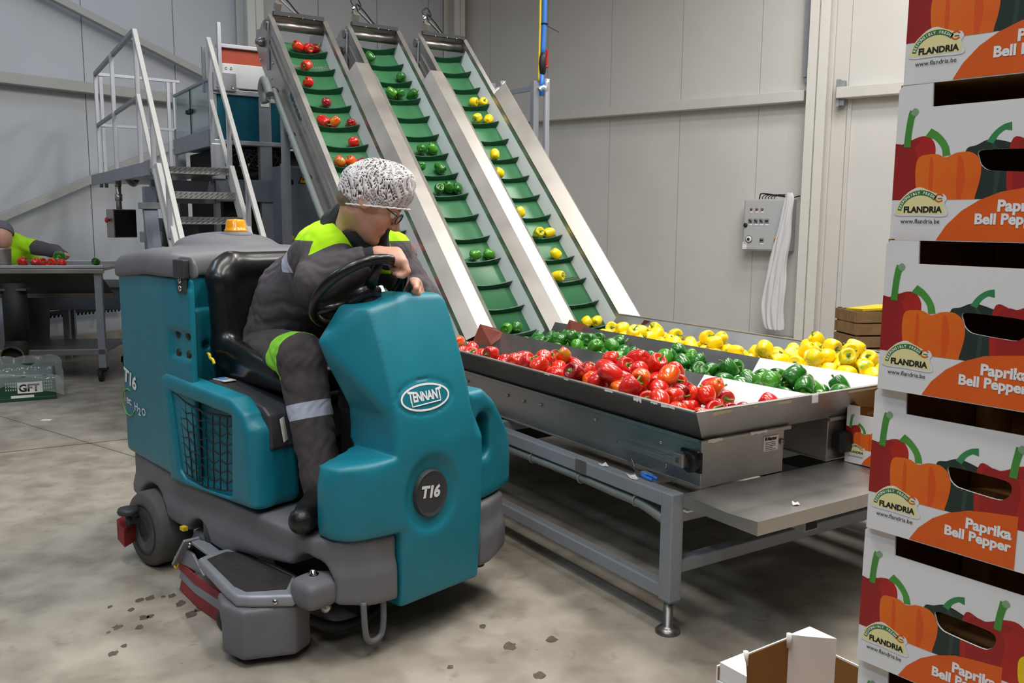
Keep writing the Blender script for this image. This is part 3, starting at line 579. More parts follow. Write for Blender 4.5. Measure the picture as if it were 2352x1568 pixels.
# ---------------------------------------------------------------- bell peppers
def pepper_mesh(seed, lobes, ratio):
    rnd = random.Random(seed); nu, nv = 26, 17; vs = []; ph = [rnd.uniform(-.25, .25) for _ in range(lobes)]; amp = [rnd.uniform(.75, 1.2) for _ in range(lobes)]; bend = rnd.uniform(-.12, .12)
    for j in range(nv):
        th = math.pi*j/(nv-1)
        for i in range(nu):
            f = 2*math.pi*i/nu; fl = (f*lobes/(2*math.pi)) % lobes; li = int(fl); x = fl-li
            lobe = abs(math.sin(math.pi*x))**.7*amp[li]*.5+.5*amp[(li)]*.9
            depth = .13+.16*(abs(math.cos(th))**3)
            r = (max(math.sin(th), 0))**.62*(1-.17*(1-math.cos(th))/2-.02)*(1-depth+depth*lobe)
            z = math.cos(th); top = math.exp(-(th/.52)**2); bot = math.exp(-((math.pi-th)/.55)**2)
            z = (z-.42*top+.30*bot*(1-.5*lobe)+.10*top*0)*ratio
            vs.append((r*math.cos(f)+bend*z*z, r*math.sin(f), z))
    mb = MB(); fs = []
    for j in range(nv-1):
        for i in range(nu): a = j*nu+i; b = j*nu+(i+1) % nu; fs.append((a, a+nu, b+nu, b))
    mb.faces(vs, fs); bmesh.ops.remove_doubles(mb.b, verts=mb.b.verts, dist=.004); me = mb.mesh('bell_pepper')
    for p in me.polygons: p.use_smooth = True
    zt = .58*ratio; mb = MB(); cv_ = rnd.uniform(.1, .5)
    mb.lathe([(0, zt-.05), (.30, zt-.02), (.26, zt+.03), (.12, zt+.05), (0, zt+.05)], seg=10)
    mb.tube(bez([(0, 0, zt), (.02, 0, zt+.22), (cv_*.5, .03, zt+.40), (cv_, .06, zt+.52)], 4), [.105]*4+[.09]*4+[.10]*4+[.115], 8); st = mb.mesh('stem')
    for p in st.polygons: p.use_smooth = True
    return me, st
SHAPES = [(4, 1.02), (3, 1.10), (4, 1.22), (3, 0.95), (4, 1.12), (3, 1.3)]
mk('pepper_stem', '#6f9a3c', 0.5, var=0.3, scale=3)
PC = {'r': mat('pepper_red', '#d81f14', 0.26, coat=0.5, var=0.25, scale=1.2), 'd': mat('pepper_dark_red', '#9d0c14', 0.22, coat=0.7, var=0.3, scale=1.2),
      'o': mat('pepper_orange_red', '#e2380e', 0.22, coat=0.7, col2='#d21c10', scale=1.0), 'm': mat('pepper_turning', '#e0480f', 0.22, coat=0.7, col2='#9a8f1c', scale=1.1, thr=(.38, .56)),
      'a': mat('pepper_orange', '#ea6c12', 0.22, coat=0.7, col2='#e23c10', scale=0.9), 'g': mat('pepper_green', '#2a7a1e', 0.26, coat=0.55, var=0.45, scale=1.3), 'h': mat('pepper_light_green', '#4a9c22', 0.26, coat=0.55, var=0.35, scale=1.2),
      'y': mat('pepper_yellow', '#fbdd04', 0.28, coat=0.45, col2='#f7cf02', scale=1.2), 'z': mat('pepper_yellow_green', '#f7d80a', 0.28, coat=0.45, col2='#8fb31a', scale=0.8, thr=(.36, .5))}
PM_ = [pepper_mesh(11+k, *SHAPES[k]) for k in range(6)]
PCACHE = {}
for me, st in PM_: st.materials.append(M['pepper_stem'])
NAMEC = {'r': 'red', 'd': 'dark red', 'o': 'orange-red', 'm': 'half-ripe orange', 'a': 'orange', 'g': 'dark green', 'h': 'light green', 'y': 'yellow', 'z': 'yellow and green'}
PRND = random.Random(77)
def pepper(loc, c, r, label, group, shape=None, rot=None):
    k = PRND.randrange(6) if shape is None else shape
    if (k, c) not in PCACHE:
        me = PM_[k][0].copy(); me.name = 'bell_pepper'; me.materials.clear(); me.materials.append(PC[c]); PCACHE[(k, c)] = me
    o = bpy.data.objects.new('bell_pepper', PCACHE[(k, c)]); COL.objects.link(o); o.location = loc; o.scale = (r, r, r)
    o.rotation_euler = rot if rot else (PRND.uniform(0.6, 2.5), PRND.uniform(-.5, .5), PRND.uniform(0, 6.28))
    s = bpy.data.objects.new('stem', PM_[k][1]); COL.objects.link(s); s.parent = o
    tag(o, label, 'bell pepper', group); return o
# heaps: spheres dropped one after another into the troughs and rolled to rest
def floor_z(t, s, tr, r):
    """lowest centre height of a ball of radius r inside the trough"""
    lo, a, b, hi = tr; z = .718+r
    for e, w_, hgt, u in ((a, a-lo, .132, a-t), (b, hi-b, .122, t-b), (.005, .105, .132, .005-s)):
        k = hgt/w_; z = max(z, .718+u*k+r*math.sqrt(1+k*k))
    return z
def heap(tr, sample, n, seed, cols, rr, zone, gname):
    rnd = random.Random(seed); P = []
    def zat(t, s, r):
        z = floor_z(t, s, tr, r*1.08)
        for (t2, s2, z2, r2) in P:
            dd = (t-t2)**2+(s-s2)**2; R = (r+r2)*.93
            if dd < R*R: z = max(z, z2+math.sqrt(R*R-dd))
        return z
    for i in range(n):
        r = rnd.uniform(*rr); t, s = sample(rnd, i); z = zat(t, s, r); st = .03
        for q in range(70):
            a = rnd.uniform(0, 6.283); t2 = min(max(t+st*math.cos(a), tr[0]+r*.75), tr[3]-r*.75); s2 = max(s+st*math.sin(a), -.06); z2 = zat(t2, s2, r)
            if z2 < z: t, s, z = t2, s2, z2
            elif q % 14 == 13: st *= .7
        if z > .718+.34: continue
        P.append((t, s, z, r))
    CA = np.array((0, 0, 1.5)); pts = np.array([TW(t, s, z) for t, s, z, r in P]); rad = np.array([q[3] for q in P])
    for (t, s, z, r), c3 in zip(P, pts):
        dv = CA-c3; L_ = np.linalg.norm(dv); dv /= L_; ux = np.cross(dv, (0, 0, 1)); ux /= np.linalg.norm(ux); uy = np.cross(ux, dv); seen = 0
        for rr_ in (0, .5, .9):
            for k in range(8 if rr_ else 1):
                q = c3+(ux*math.cos(k*.785)+uy*math.sin(k*.785))*r*rr_+dv*r*math.sqrt(1-rr_*rr_); m_ = pts-q; tt_ = m_@dv; d2 = (m_*m_).sum(1)-tt_*tt_
                if not ((d2 < (rad*.92)**2) & (tt_ > r*.5)).any(): seen += 1
        if seen == 0: continue   # fully buried: nothing of it shows
        c = rnd.choices(*cols)[0]; pepper(TW(t, s, z), c, r, zone(t, s, z, c), gname)
    return P
def red_s(rnd, i):
    if i < 46: s = rnd.uniform(.65, 2.2); return rnd.uniform(.04, .30), s
    if i < 90: return rnd.uniform(.05, .36), rnd.uniform(.35, 1.3)
    if i < 132: return rnd.uniform(.05, .46), rnd.uniform(.06, .65)
    return rnd.uniform(.10, .40), rnd.uniform(.30, .62)
def zlab(cname, trough):
    def f(t, s, z, c):
        where = 'at the front end of' if s < .45 else ('in the middle of' if s < 1.1 else 'at the conveyor end of')
        return '%s bell pepper in the heap %s the %s trough' % (NAMEC[c], where, trough)
    return f
heap((0, .139, .50, .60), red_s, 150, 4, (['r', 'o', 'd', 'm', 'a'], [.40, .34, .11, .07, .08]), (.040, .047), zlab('red', 'near'), 'red peppers heaped in the near trough')
def grn_s(rnd, i):
    if i < 56: return rnd.uniform(.66, 1.0), rnd.uniform(.6, 2.1)
    if i < 100: return rnd.uniform(.66, 1.08), rnd.uniform(.15, 1.0)
    if i < 122: return rnd.uniform(.66, 1.05), rnd.uniform(.0, .5)
    return rnd.uniform(.78, 1.0), rnd.uniform(1.1, 2.0)
heap((.60, .70, 1.08, 1.17), grn_s, 145, 5, (['g', 'h'], [.72, .28]), (.039, .046), zlab('green', 'middle'), 'green peppers heaped in the middle trough')
def yel_s(rnd, i):
    if i < 50: return rnd.uniform(1.3, 1.62), rnd.uniform(1.25, 2.2)
    if i < 74: return rnd.uniform(1.3, 1.55), rnd.uniform(.55, 1.3)
    if i < 125: return rnd.uniform(1.24, 1.68), rnd.uniform(.1, .8)
    return rnd.uniform(1.3, 1.6), rnd.uniform(.2, .62)
heap((1.17, 1.27, 1.64, 1.745), yel_s, 150, 6, (['y', 'z'], [.95, .05]), (.041, .048), zlab('yellow', 'far'), 'yellow peppers heaped in the far trough')
# single peppers one can point at
pepper(TW(.45, -.02, floor_z(.45, -.02, (0, .139, .50, .60), .046)), 'r', .040, 'lone red pepper at the front right corner of the near trough', 'red peppers heaped in the near trough', 3, (2.2, .1, 1.2))
pepper(TW(.36, .09, floor_z(.36, .09, (0, .139, .50, .60), .05)), 'd', .046, 'glossy dark red pepper beside the white divider near the front rim', 'red peppers heaped in the near trough', 0, (1.1, .2, .3))
pepper(TW(.34, -.0, floor_z(.34, -.0, (0, .139, .50, .60), .044)), 'd', .040, 'small dark red pepper against the front rim of the near trough', 'red peppers heaped in the near trough', 3, (1.4, .2, 2.3))
pepper(TW(.90, 1.28, .93), 'g', .052, 'green pepper standing upright on the steel divider before the yellow heap', 'green peppers heaped in the middle trough', 2, (3.1, .15, .5)) if False else None
# peppers riding on the belts
ORD = ['topmost', 'second', 'third', 'fourth', 'fifth', 'sixth', 'seventh', 'eighth', 'ninth', 'tenth', 'eleventh', 'twelfth']
RIDE = {0: ('nearest', [('o', 5.179, .276), ('r', 5.166, .351), ('d', 5.166, .414), ('o', 4.949, .282), ('r', 4.744, .239), ('d', 4.527, .318), ('r', 4.312, .233), ('m', 4.306, .317), ('d', 4.309, .444), ('r', 4.086, .399), ('m', 3.882, .23), ('a', 3.874, .317), ('d', 3.883, .398), ('o', 3.666, .212), ('o', 3.708, .387), ('r', 3.195, .368), ('o', 2.999, .45), ('o', 2.769, .357), ('o', 2.766, .43), ('d', 2.62, .423)]),
        1: ('middle', [('g', 5.149, .862), ('g', 4.928, 1.06), ('h', 4.714, .9), ('g', 4.718, .972), ('g', 4.718, 1.085), ('g', 4.073, .926), ('h', 4.08, 1.02), ('g', 3.882, .85), ('g', 3.871, 1.006), ('g', 3.653, .912), ('g', 3.669, .996), ('g', 3.658, 1.068), ('h', 3.008, .945), ('h', 3.013, 1.059), ('h', 2.352, .918), ('g', 2.357, .994)]),
        2: ('farthest', [('y', 4.68, 1.625), ('y', 4.68, 1.71), ('z', 4.481, 1.575), ('y', 4.475, 1.679), ('y', 4.033, 1.554), ('y', 3.831, 1.50), ('y', 3.411, 1.50), ('z', 3.167, 1.567), ('y', 3.175, 1.661), ('y', 2.967, 1.617), ('y', 2.744, 1.535), ('y', 2.35, 1.567), ('y', 2.35, 1.654)])}
PH = {0: 5.093, 1: 5.043, 2: 5.044}
for k, (nm, L) in RIDE.items():
    rows = {}
    for c, a, t in L: rows.setdefault(round((a-PH[k])/.2105+.42*0-.3), []).append((c, a, t))
    for ri, key in enumerate(sorted(rows, reverse=True)):
        row = sorted(rows[key], key=lambda q: q[2]); base = PH[k]+.2105*(math.floor((row[0][1]-PH[k])/.2105))
        for i, (c, a, t) in enumerate(row):
            pos = '' if len(row) == 1 else (', %s one' % (('left', 'right') if len(row) == 2 else ('left', 'middle', 'right'))[i])
            r = .044 if c not in 'dgh' else .042
            aa = max(a-.005, base+r+.012) if a > 2.3 else a
            pepper(F0+TA*inc(t, aa, -.156+r)[1]+TB*t+Vector((0, 0, inc(t, aa, -.156+r)[2])), c, r, '%s pepper on the %s filled cleat from top, %s conveyor%s' % (NAMEC[c], ORD[ri], nm, pos), 'peppers riding on the %s conveyor' % nm)
# ---------------------------------------------------------------- ride-on floor scrubber (local x = forward, y = across away from the viewer, z up)
MO = Vector((-1.53, 3.64, 0)); MR = math.radians(-43)
fs = thing('floor_scrubber', 'teal and grey ride-on floor scrubber in front of the conveyors', 'floor scrubber', MO, MR)
def V3(p): return p[:, 0], p[:, 1], p[:, 2]
PLAN = [(.405, .0), (.18, .0), (-.34, .05), (-.41, .12), (-.43, .24), (-.43, .64), (-.38, .76), (-.2, .84), (.27, .86), (.405, .85), (.405, .825), (.25, .815), (.25, .035), (.405, .025)]
LPLAN = [(.43, .0), (.18, .0), (-.34, .05), (-.41, .12), (-.43, .24), (-.43, .64), (-.38, .76), (-.2, .84), (.27, .86), (.43, .85)]
def f_tank(p):
    u, v, z = V3(p); d = smax(s_poly(u, v, PLAN), np.abs(z-.855)-.415, .03)
    d = smax(d, -s_box(p, (.225, -.05, .945), (.395, .012, 1.055), .01), .008)          # bolt plate recess
    d = smax(d, -s_box(p, (.30, -.05, 1.22), (.425, .010, 1.40), .008), .008)           # latch recess
    return d
o = obj('tank_body', surf(f_tank, (-.5, -.06, .40), (.5, .92, 1.32), .009), fs, 'teal'); soften(o, 3)
def f_lid(p):
    u, v, z = V3(p); d = s_poly(u, v, PLAN)-.014; top = z-(1.375-.10*np.clip((-.05-u), 0, 1)-.06*np.clip(np.abs(v-.43)-.2, 0, 1)); d = smax(d, top, .075); d = smax(d, 1.262-z-.085*np.clip(-u, 0, 1), .012)
    h = smax(s_ell(p, (-.06, .42, 1.37), (.25, .21, .062)), 1.3-z, .02); d = smin(d, h, .02)
    return smax(d, -s_box(p, (.305, -.05, 1.2), (.42, .014, 1.42), .008), .006)
o = obj('tank_lid', surf(f_lid, (-.5, -.06, 1.2), (.48, .92, 1.48), .008), fs, 'scrub_grey'); soften(o, 3)
mb = MB(); mb.bx((.315, -.006, 1.205), (.385, .006, 1.275)); mb.bx((.31, -.016, 1.262), (.39, .012, 1.335)); la = mb.build('lid_latch', 'scrub_dark', fs, .005)
for z in (1.224, 1.254):
    mb = MB(); mb.lathe([(0, 0), (.013, 0), (.011, .006), (0, .007)], (.35, -.006, z), axis_to((0, -1, 0)), 12); mb.build('screw', 'chrome', la)
for u in (.278, .362):
    for z in (.962, 1.042):
        mb = MB(); mb.lathe([(0, -.004), (.019, -.004), (.019, .003), (0, .004)], (u, .012, z), axis_to((0, -1, 0)), 18); mb.build('hole_plug', 'black', fs)
# beacon
mb = MB(); mb.lathe([(0, 0), (.075, 0), (.068, .014), (.05, .022), (0, .022)], (.03, .42, 1.412)); mb.build('beacon_base', 'scrub_grey', fs)
mb = MB(); mb.lathe([(.0, 0), (.050, 0), (.050, .010), (.046, .012), (.0445, .024), (.0435, .026), (.041, .048), (.036, .055), (0, .057)], (.03, .42, 1.432)); mb.build('beacon', 'amber', fs)
# battery and seat box behind and under the driver
def f_sbox(p):
    d = s_box(p, (.20, .075, .44), (.285, .77, 1.135), .02); u, v, z = V3(p)
    return smax(d, -(np.sqrt((v-.125)**2+(z-.985)**2)-.018)*1.0*(u > 0), .008)*1.0
o = obj('seat_box', surf(f_sbox, (.2, .0, .40), (.38, .86, 1.2), .008), fs, 'teal'); soften(o, 3)
mb = MB(); mb.tube(bez([(.37, .085, .962), (.40, .075, .962), (.405, .075, .95), (.425, .075, .945), (.435, .075, .93)]), .006, 8); mb.build('release_lever', 'yellow', fs)
mb = MB(); mb.prism([(.40, .865), (.46, .865), (.80, .815), (.84, .79), (.85, .66), (.40, .60)], lambda a, b: (a, .058, b), lambda a, b: (a, .80, b)); mb.build('seat_deck', 'scrub_dark', fs, .012)
mb = MB(); mb.bx((.41, .08, .8655), (.50, .13, .868)); st = mb.build('warning_sticker', 'paper', fs); mb = MB(); mb.bx((.415, .085, .868), (.44, .125, .8685)); mb.bx((.45, .085, .868), (.465, .125, .8685)); mb.build('pictogram', 'hose_blue', st)
# side panel with the cargo net
NETP = [(.225, .805), (.705, .778), (.690, .478), (.66, .462), (.32, .462), (.285, .49)]
def f_side(p):
    u, v, z = V3(p); o2 = s_poly(u, z, [(.15, .86), (.19, .875), (.70, .845), (.79, .80), (.82, .74), (.845, .452), (.20, .425), (.165, .55)])
    d = smax(o2, np.abs(v-.033)-.048, .03); lowb = s_box(p, (.45, .0, .44), (.84, .20, .765), .04); d = smin(d, lowb, .02); w_ = smax(s_poly(u, z, NETP), v-.035, .015); return smax(d, -w_, .015)
o = obj('side_panel', surf(f_side, (.08, -.05, .38), (.92, .26, .92), .008), fs, 'teal'); soften(o, 3)
mb = MB(); rnd = random.Random(3); n = 9; mrow = 8
def netp(i, j):
    a, b = i/n, j/mrow; top = Vector((.225+.48*a, 0, .802-.027*a-.03*math.sin(math.pi*a))); bot = Vector((.285+.395*a, 0, .488-.022*math.sin(math.pi*a)))
    p = top.lerp(bot, b); return (p.x+.002*math.sin(3*j+i), .004-.012*math.sin(math.pi*a)*(.3+b*.7), p.z+.002*math.sin(i*2.1+j))
for j in range(mrow+1): mb.tube([netp(i, j) for i in range(n+1)] if j in (0, mrow) else [Vector(netp(i, j))+Vector((0, 0, .008*(-1)**(i+j))) for i in range(n+1)], .0026 if j else .0045, 6)
for i in range(n+1): mb.tube(bez([netp(i, j) for j in range(mrow+1)], 2), .0026 if 0 < i < n else .0045, 6)
mb.build('cargo_net', 'black', fs)
# chassis with step deck and bumpers
CPLAN = [(-.40, .13), (-.30, .05), (-.05, .015), (.2, .0), (1.17, .0), (1.26, .05), (1.325, .15), (1.345, .27), (1.345, .6), (1.335, .70), (1.27, .85), (1.17, .905), (-.2, .89), (-.40, .76)]
CSIDE = [(-.42, .455), (-.40, .30), (-.30, .25), (.12, .245), (.58, .225), (.70, .25), (1.04, .30), (1.12, .30), (1.20, .215), (1.30, .19), (1.37, .19), (1.37, .43), (1.20, .43), (1.12, .425), (.84, .43), (.2, .445)]
def f_ch(p):
    u, v, z = V3(p); d = smax(s_poly(u, v, CPLAN)+.012*np.clip((z-.30)/.05, 0, 1)*(u > -9), s_poly(u, z, CSIDE), .022)
    arch = np.sqrt((u+.045)**2+(z-.155)**2)-.195; d = smax(d, -smax(arch, v-.22, .01), .012); arch2 = np.sqrt((u-.395)**2+(z-.22)**2)-.085; d = smax(d, -smax(arch2, v-.2, .01), .015)
    arch3 = np.sqrt((u-1.14)**2+(z-.26)**2)-.10; d = smax(d, -smax(arch3, v-.15, .01), .015)
    d = smax(d, -smax(np.abs(u-.11)-.003, v-.012, .004), .004)
    return smax(d, -s_box(p, (1.2, .245, .1), (1.5, .635, .6), .01), .01)
o = obj('chassis', surf(f_ch, (-.46, -.04, .15), (1.42, .95, .50), .009), fs, 'scrub_grey'); soften(o, 2)
mb = MB()
for k in range(7): mb.tube(bez([(.90+.03*k, .10+.02*k, .4325), (.98+.025*k, .16+.02*k, .4325), (1.02+.02*k, .26+.02*k, .4325)]), .003, 5)
mb.build('deck_tread', 'scrub_grey', fs)
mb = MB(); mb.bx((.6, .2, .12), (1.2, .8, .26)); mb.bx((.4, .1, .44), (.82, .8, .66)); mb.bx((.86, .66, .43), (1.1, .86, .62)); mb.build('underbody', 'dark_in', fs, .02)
# front shroud: visual hull of its front and side outlines
def uf(v, z):
    v = np.asarray(v, float); z = np.asarray(z, float)
    q = np.clip(np.abs(v-.43)-.17, 0, 1); u = 1.345-2.3*q*q
    t = np.clip((z-.70)/.52, 0, 1.3); u = u-.165*t**1.6+.012*np.sin(np.clip((z-.16)/.6, 0, 1)*math.pi)
    up = np.clip((z-.70)/.14, 0, 1); fac = np.clip(.248-v, 0, 1)+np.clip(v-.60, 0, 1); return u-up*fac*1.35
HV = [(.136, 1.075), (.160, 1.0), (.205, .90), (.235, .83), (.238, .76), (.235, .70), (.05, .672), (.035, .60), (.035, .435), (.248, .43), (.252, .155), (.632, .155), (.640, .43), (.655, .70), (.66, .86), (.70, 1.0), (.722, 1.09), (.59, 1.225), (.43, 1.232), (.235, 1.192)]
def f_hood(p):
    u, v, z = V3(p); o2 = s_poly(v, z, HV); front = (u-uf(v, z))*.8
    back_up = 1.07-.03*np.clip((z-.85)/.2, 0, 1)-.02*np.clip((z-1.05)/.15, 0, 1)-.10*np.clip(np.abs(v-.43)-.2, 0, .1); t = np.clip((z-.66)/.06, 0, 1)
    back = (1.135+.02*(v < .2))*(1-t)+back_up*t; d = smax(smax(o2, front, .022), (back-u), .03)
    # fender bulges smoothly out of the shroud
    fe = smax(s_box(p, (1.165, .035, .43), (1.33, .30, .675), .055), (u-uf(v, z))*.8-.004, .03); fe = smax(fe, .432-z, .006)
    d = smin(d, fe, .035)
    disc = np.sqrt((v-.388)**2+((z-.540)/1.12)**2); d = smax(d, -(smax(disc-.115, uf(v, z)-.030*np.clip(1-disc/.125, 0, 1)**.5-u, .012)), .02)
    el = np.sqrt(((v-.392)/.128)**2+((z-.880)/.062)**2); d = d+.0055*np.clip(1-np.abs(el-.96)/.10, 0, 1)
    return d
o = obj('front_shroud', surf(f_hood, (.85, -.06, .10), (1.42, .80, 1.28), .0075), fs, 'teal'); soften(o, 4)
# far fender with its grab opening
def f_rf(p):
    u, v, z = V3(p); d = smax(s_poly(v, z, [(.60, .865), (.70, .865), (.775, .81), (.905, .66), (.935, .58), (.93, .435), (.62, .43)]), np.maximum(.98-u, u-(1.31-.9*np.clip(v-.62, 0, 1)**2)), .038)
    return smax(d, -s_box(p, (.7, .655, .60), (1.6, .735, .775), .04), .03)
o = obj('side_fender', surf(f_rf, (.9, .55, .38), (1.38, .98, .92), .008), fs, 'teal'); soften(o, 4)
def onhood(v, z, e=.003): return (float(uf(v, z))+e, v, z)
# oval badge and model badge
LV, LZ = .392, .880
def ell(rx, rz, k): a = 2*math.pi*k/48; return (LV+rx*math.cos(a), LZ+rz*math.sin(a))
mb = MB(); fsq = []; vs = [onhood(*ell(.112, .047, k), .001) for k in range(48)]+[onhood(*ell(.104, .040, k), .001) for k in range(48)]
bd = MB().faces(vs, [(k, (k+1) % 48, 48+(k+1) % 48, 48+k) for k in range(48)]).build('oval_badge', 'white_ink', fs)
mb = MB(); vs2, fs2 = text_bm('TENNANT', .043, bold=.0016, spacing=.95)
wid = max(v.x for v in vs2)
mb.faces([onhood(LV-.077+v.x*.154/wid, LZ-.010+v.y*(1+.25*(abs(v.x/wid-.5)*2)**2) if True else 0, .0015) for v in vs2], fs2)
for a, b in (((-.066, -.026), (.066, -.020)), ((-.066, -.026), (-.066, -.012)), ((.066, -.020), (.066, .0))):
    n = 8; p = [onhood(LV+a[0]+(b[0]-a[0])*k/n, LZ+a[1]+(b[1]-a[1])*k/n, .0015) for k in range(n+1)]; mb.tube(p, .0022, 4)
mb.build('lettering', 'white_ink', bd, fix=False)
mb = MB(); R_ = .078; cz = .540; n = 40; bu = [float(uf(.388, cz))-.020]*1
vs = [(bu[0]+.004*0-.10*(R_*math.cos(2*math.pi*k/n))*0-2.3*0, .388+R_*math.cos(2*math.pi*k/n), cz+R_*1.12*math.sin(2*math.pi*k/n)) for k in range(n)]
mb.faces(vs+[(x+.016, .388+(y-.388)*.93, cz+(z-cz)*.93) for x, y, z in vs]+[(x+.011, .388+(y-.388)*.80, cz+(z-cz)*.80) for x, y, z in vs], [(k, (k+1) % n, n+(k+1) % n, n+k) for k in range(n)]+[(n+k, n+(k+1) % n, 2*n+(k+1) % n, 2*n+k) for k in range(n)]+[tuple(range(2*n, 3*n))])
bd2 = mb.build('round_badge', 'scrub_dark', fs)
mb = MB(); put_text(mb, 'T16', lambda x, y: (bu[0]+.013, .388-.050+x, cz-.008+y-.10*x*(x > .03)), .058, shear=.2, bold=.0028, spacing=.9); mb.build('lettering', 'white_ink', bd2, fix=False)
# lettering on the tank side (slanted rear facet)
def onside(x, z, e=.003): # x along the facet from its rear end
    d = Vector((.52, -.05)).normalized(); return (-.34+d.x*x-e*.05/.52, .05+d.y*x-e, z)
mb = MB(); put_text(mb, 'T16', lambda x, y: onside(.005+x*1.25, .775+y+x*-.25), .085, shear=.2, bold=.003, spacing=.9); mb.build('lettering', 'white_ink', fs, fix=False)
mb = MB(); put_text(mb, 'ec', lambda x, y: onside(.03+x*1.3, .672+y-x*.12), .055, bold=.0008); put_text(mb, 'H', lambda x, y: onside(.13+x*1.3, .655+y), .05, bold=.0008); put_text(mb, '2', lambda x, y: onside(.178+x*1.3, .640+y), .048, bold=.0008); put_text(mb, 'O', lambda x, y: onside(.222+x*1.3, .648+y), .045, bold=.0008); mb.build('lettering', 'white_ink', fs, fix=False)
mk('swoosh', '#6bb04a', .5)
mb = MB(); mb.tube([onside(.055+.062*math.cos(a)*1.25, .675+.06*math.sin(a), .002) for a in [1.2+k*.2 for k in range(24)]], .0028, 5); mb.build('green_swoosh', 'swoosh', fs)
# wheels
def wheel(u, v, r, w_, name='wheel'):
    R = axis_to((0, -1, 0)); mb = MB(); mb.lathe([(r*.70, 0), (r*.93, 0), (r, .018), (r, w_-.018), (r*.93, w_), (r*.2, w_), (r*.2, w_-.02), (r*.70, .05)], (u, v+w_, r), R, 40); o = mb.build(name, 'tyre', fs)
    mb = MB(); mb.lathe([(0, 0), (r*.69, 0), (r*.69, .05), (r*.60, .045), (r*.56, .02), (r*.34, .018), (r*.30, .045), (r*.22, .05), (0, .05)], (u, v+w_-.0-.04+.035-w_+.05, r), R, 32)
    for k in range(5): a = 2*math.pi*k/5; mb.bar((u+r*.2*math.cos(a), v+.012, r+r*.2*math.sin(a)), (u+r*.66*math.cos(a), v+.012, r+r*.66*math.sin(a)), .03, .02, (0, 1, 0))
    mb.build('hub', 'hub', o)
wheel(-.045, -.025, .163, .15); wheel(-.045, .73, .163, .15); wheel(1.0, .38, .14, .10)
# side brush head, squeegee and rear wipers
def f_plate(p):
    u, v, z = V3(p); o2 = s_poly(u, v, [(.62, -.12), (.60, -.03), (.62, .03), (.70, .04), (1.02, .045), (1.13, -.03), (1.16, -.055), (1.06, -.165), (1.02, -.195), (.94, -.185)]); return smax(o2, np.abs(z-.225)-.022, .014)
o = obj('step_plate', surf(f_plate, (.55, -.25, .18), (1.22, .1, .27), .006), fs, 'galv'); soften(o, 3)
mk('grip', '#33302d', .9, var=.3, scale=40, bump=.3, bscale=300)
mb = MB(); mb.prism([(.66, -.105), (.645, -.02), (.69, .02), (1.02, .025), (1.10, -.05), (1.02, -.155), (.95, -.160)], lambda a, b: (a, b, .244), lambda a, b: (a, b, .249)); mb.build('grip_pad', 'grip', o)
mb = MB(); mb.lathe([(0, 0), (.011, 0), (.008, .005), (0, .006)], (1.115, -.105, .225), axis_to((.6, -.8, 0)), 12); mb.build('bolt', 'chrome', o)
def f_head(p):
    u, v, z = V3(p); a = smax(s_poly(u, v, [(.86, -.175), (.85, -.08), (.95, .06), (1.12, .03), (1.15, -.05), (1.06, -.20), (.95, -.215)]), np.abs(z-.115)-.09, .02); a = smax(a, -s_box(p, (.7, -.3, .02), (.945, -.05, .145), .02), .015); return a
o = obj('brush_head', surf(f_head, (.78, -.28, -.01), (1.22, .12, .24), .007), fs, 'scrub_grey'); soften(o, 3)
mb = MB(); mb.lathe([(0, .08), (.075, .08), (.085, .10), (.085, .13), (.07, .145), (0, .145)], (.915, -.115, 0)); mb.lathe([(0, .0), (.07, .0), (.065, .085), (0, .085)], (.915, -.105, 0)); mb.build('bumper_roller', 'rubber', fs)
def sq(z0, z1, m, nm): mb = MB(); P = [(.30, .02), (.305, -.045), (.50, -.075), (.72, -.085), (.88, -.06)]; mb.faces([(a, b, z0) for a, b in P]+[(a+.02, b+.0, z1) for a, b in P], [(i, i+1, 6+i, 5+i) for i in range(4)]); o = mb.build(nm, m, fs); s_ = o.modifiers.new('s', 'SOLIDIFY'); s_.thickness = .008; return o
sq(.005, .055, 'red_rubber', 'squeegee_blade'); sq(.055, .092, 'galv', 'blade_clamp'); sq(.092, .125, 'red_rubber', 'splash_skirt')
mb = MB(); mb.bar((.33, -.04, .125), (.42, -.03, .245), .012, .09, (0, 1, 0)); mb.bar((.40, -.02, .235), (.62, -.01, .20), .012, .05, (0, 1, 0)); mb.prism([(.31, .125), (.36, .20), (.44, .19), (.52, .125)], lambda a, b: (a, -.05, b), lambda a, b: (a, -.04, b)); br = mb.build('squeegee_bracket', 'galv', fs, .002)
mb = MB(); mb.lathe([(0, 0), (.012, 0), (.012, .01), (0, .012)], (.42, -.047, .225), axis_to((0, -1, 0)), 10); mb.build('bolt', 'chrome', br)
mb = MB(); mb.tube(bez([(.315, -.06, .15), (.31, -.065, .12), (.325, -.065, .105), (.34, -.06, .13)]), .004, 6); mb.bx((.30, -.03, .25), (.33, -.01, .265)); mb.build('clip', 'yellow', fs)
mb = MB(); mb.lathe([(0, 0), (.085, 0), (.085, .06), (.07, .09), (0, .09)], (.40, .06, .16)); mb.lathe([(0, 0), (.05, 0), (.05, .09), (0, .09)], (.45, .05, .21)); mb.build('motor', 'scrub_dark', fs)
def f_arm(p): return smin(s_box(p, (1.12, -.06, .205), (1.25, .06, .30), .03), s_cap(p, (1.18, .0, .25), (1.2, .15, .25), .05), .03)
o = obj('brush_arm', surf(f_arm, (1.05, -.12, .16), (1.32, .24, .34), .007), fs, 'scrub_grey')
mb = MB(); mb.lathe([(0, 0), (.018, 0), (.018, .012), (.011, .016), (.011, .026), (0, .028)], (1.18, .005, .298)); mb.build('bolt', 'chrome', o)
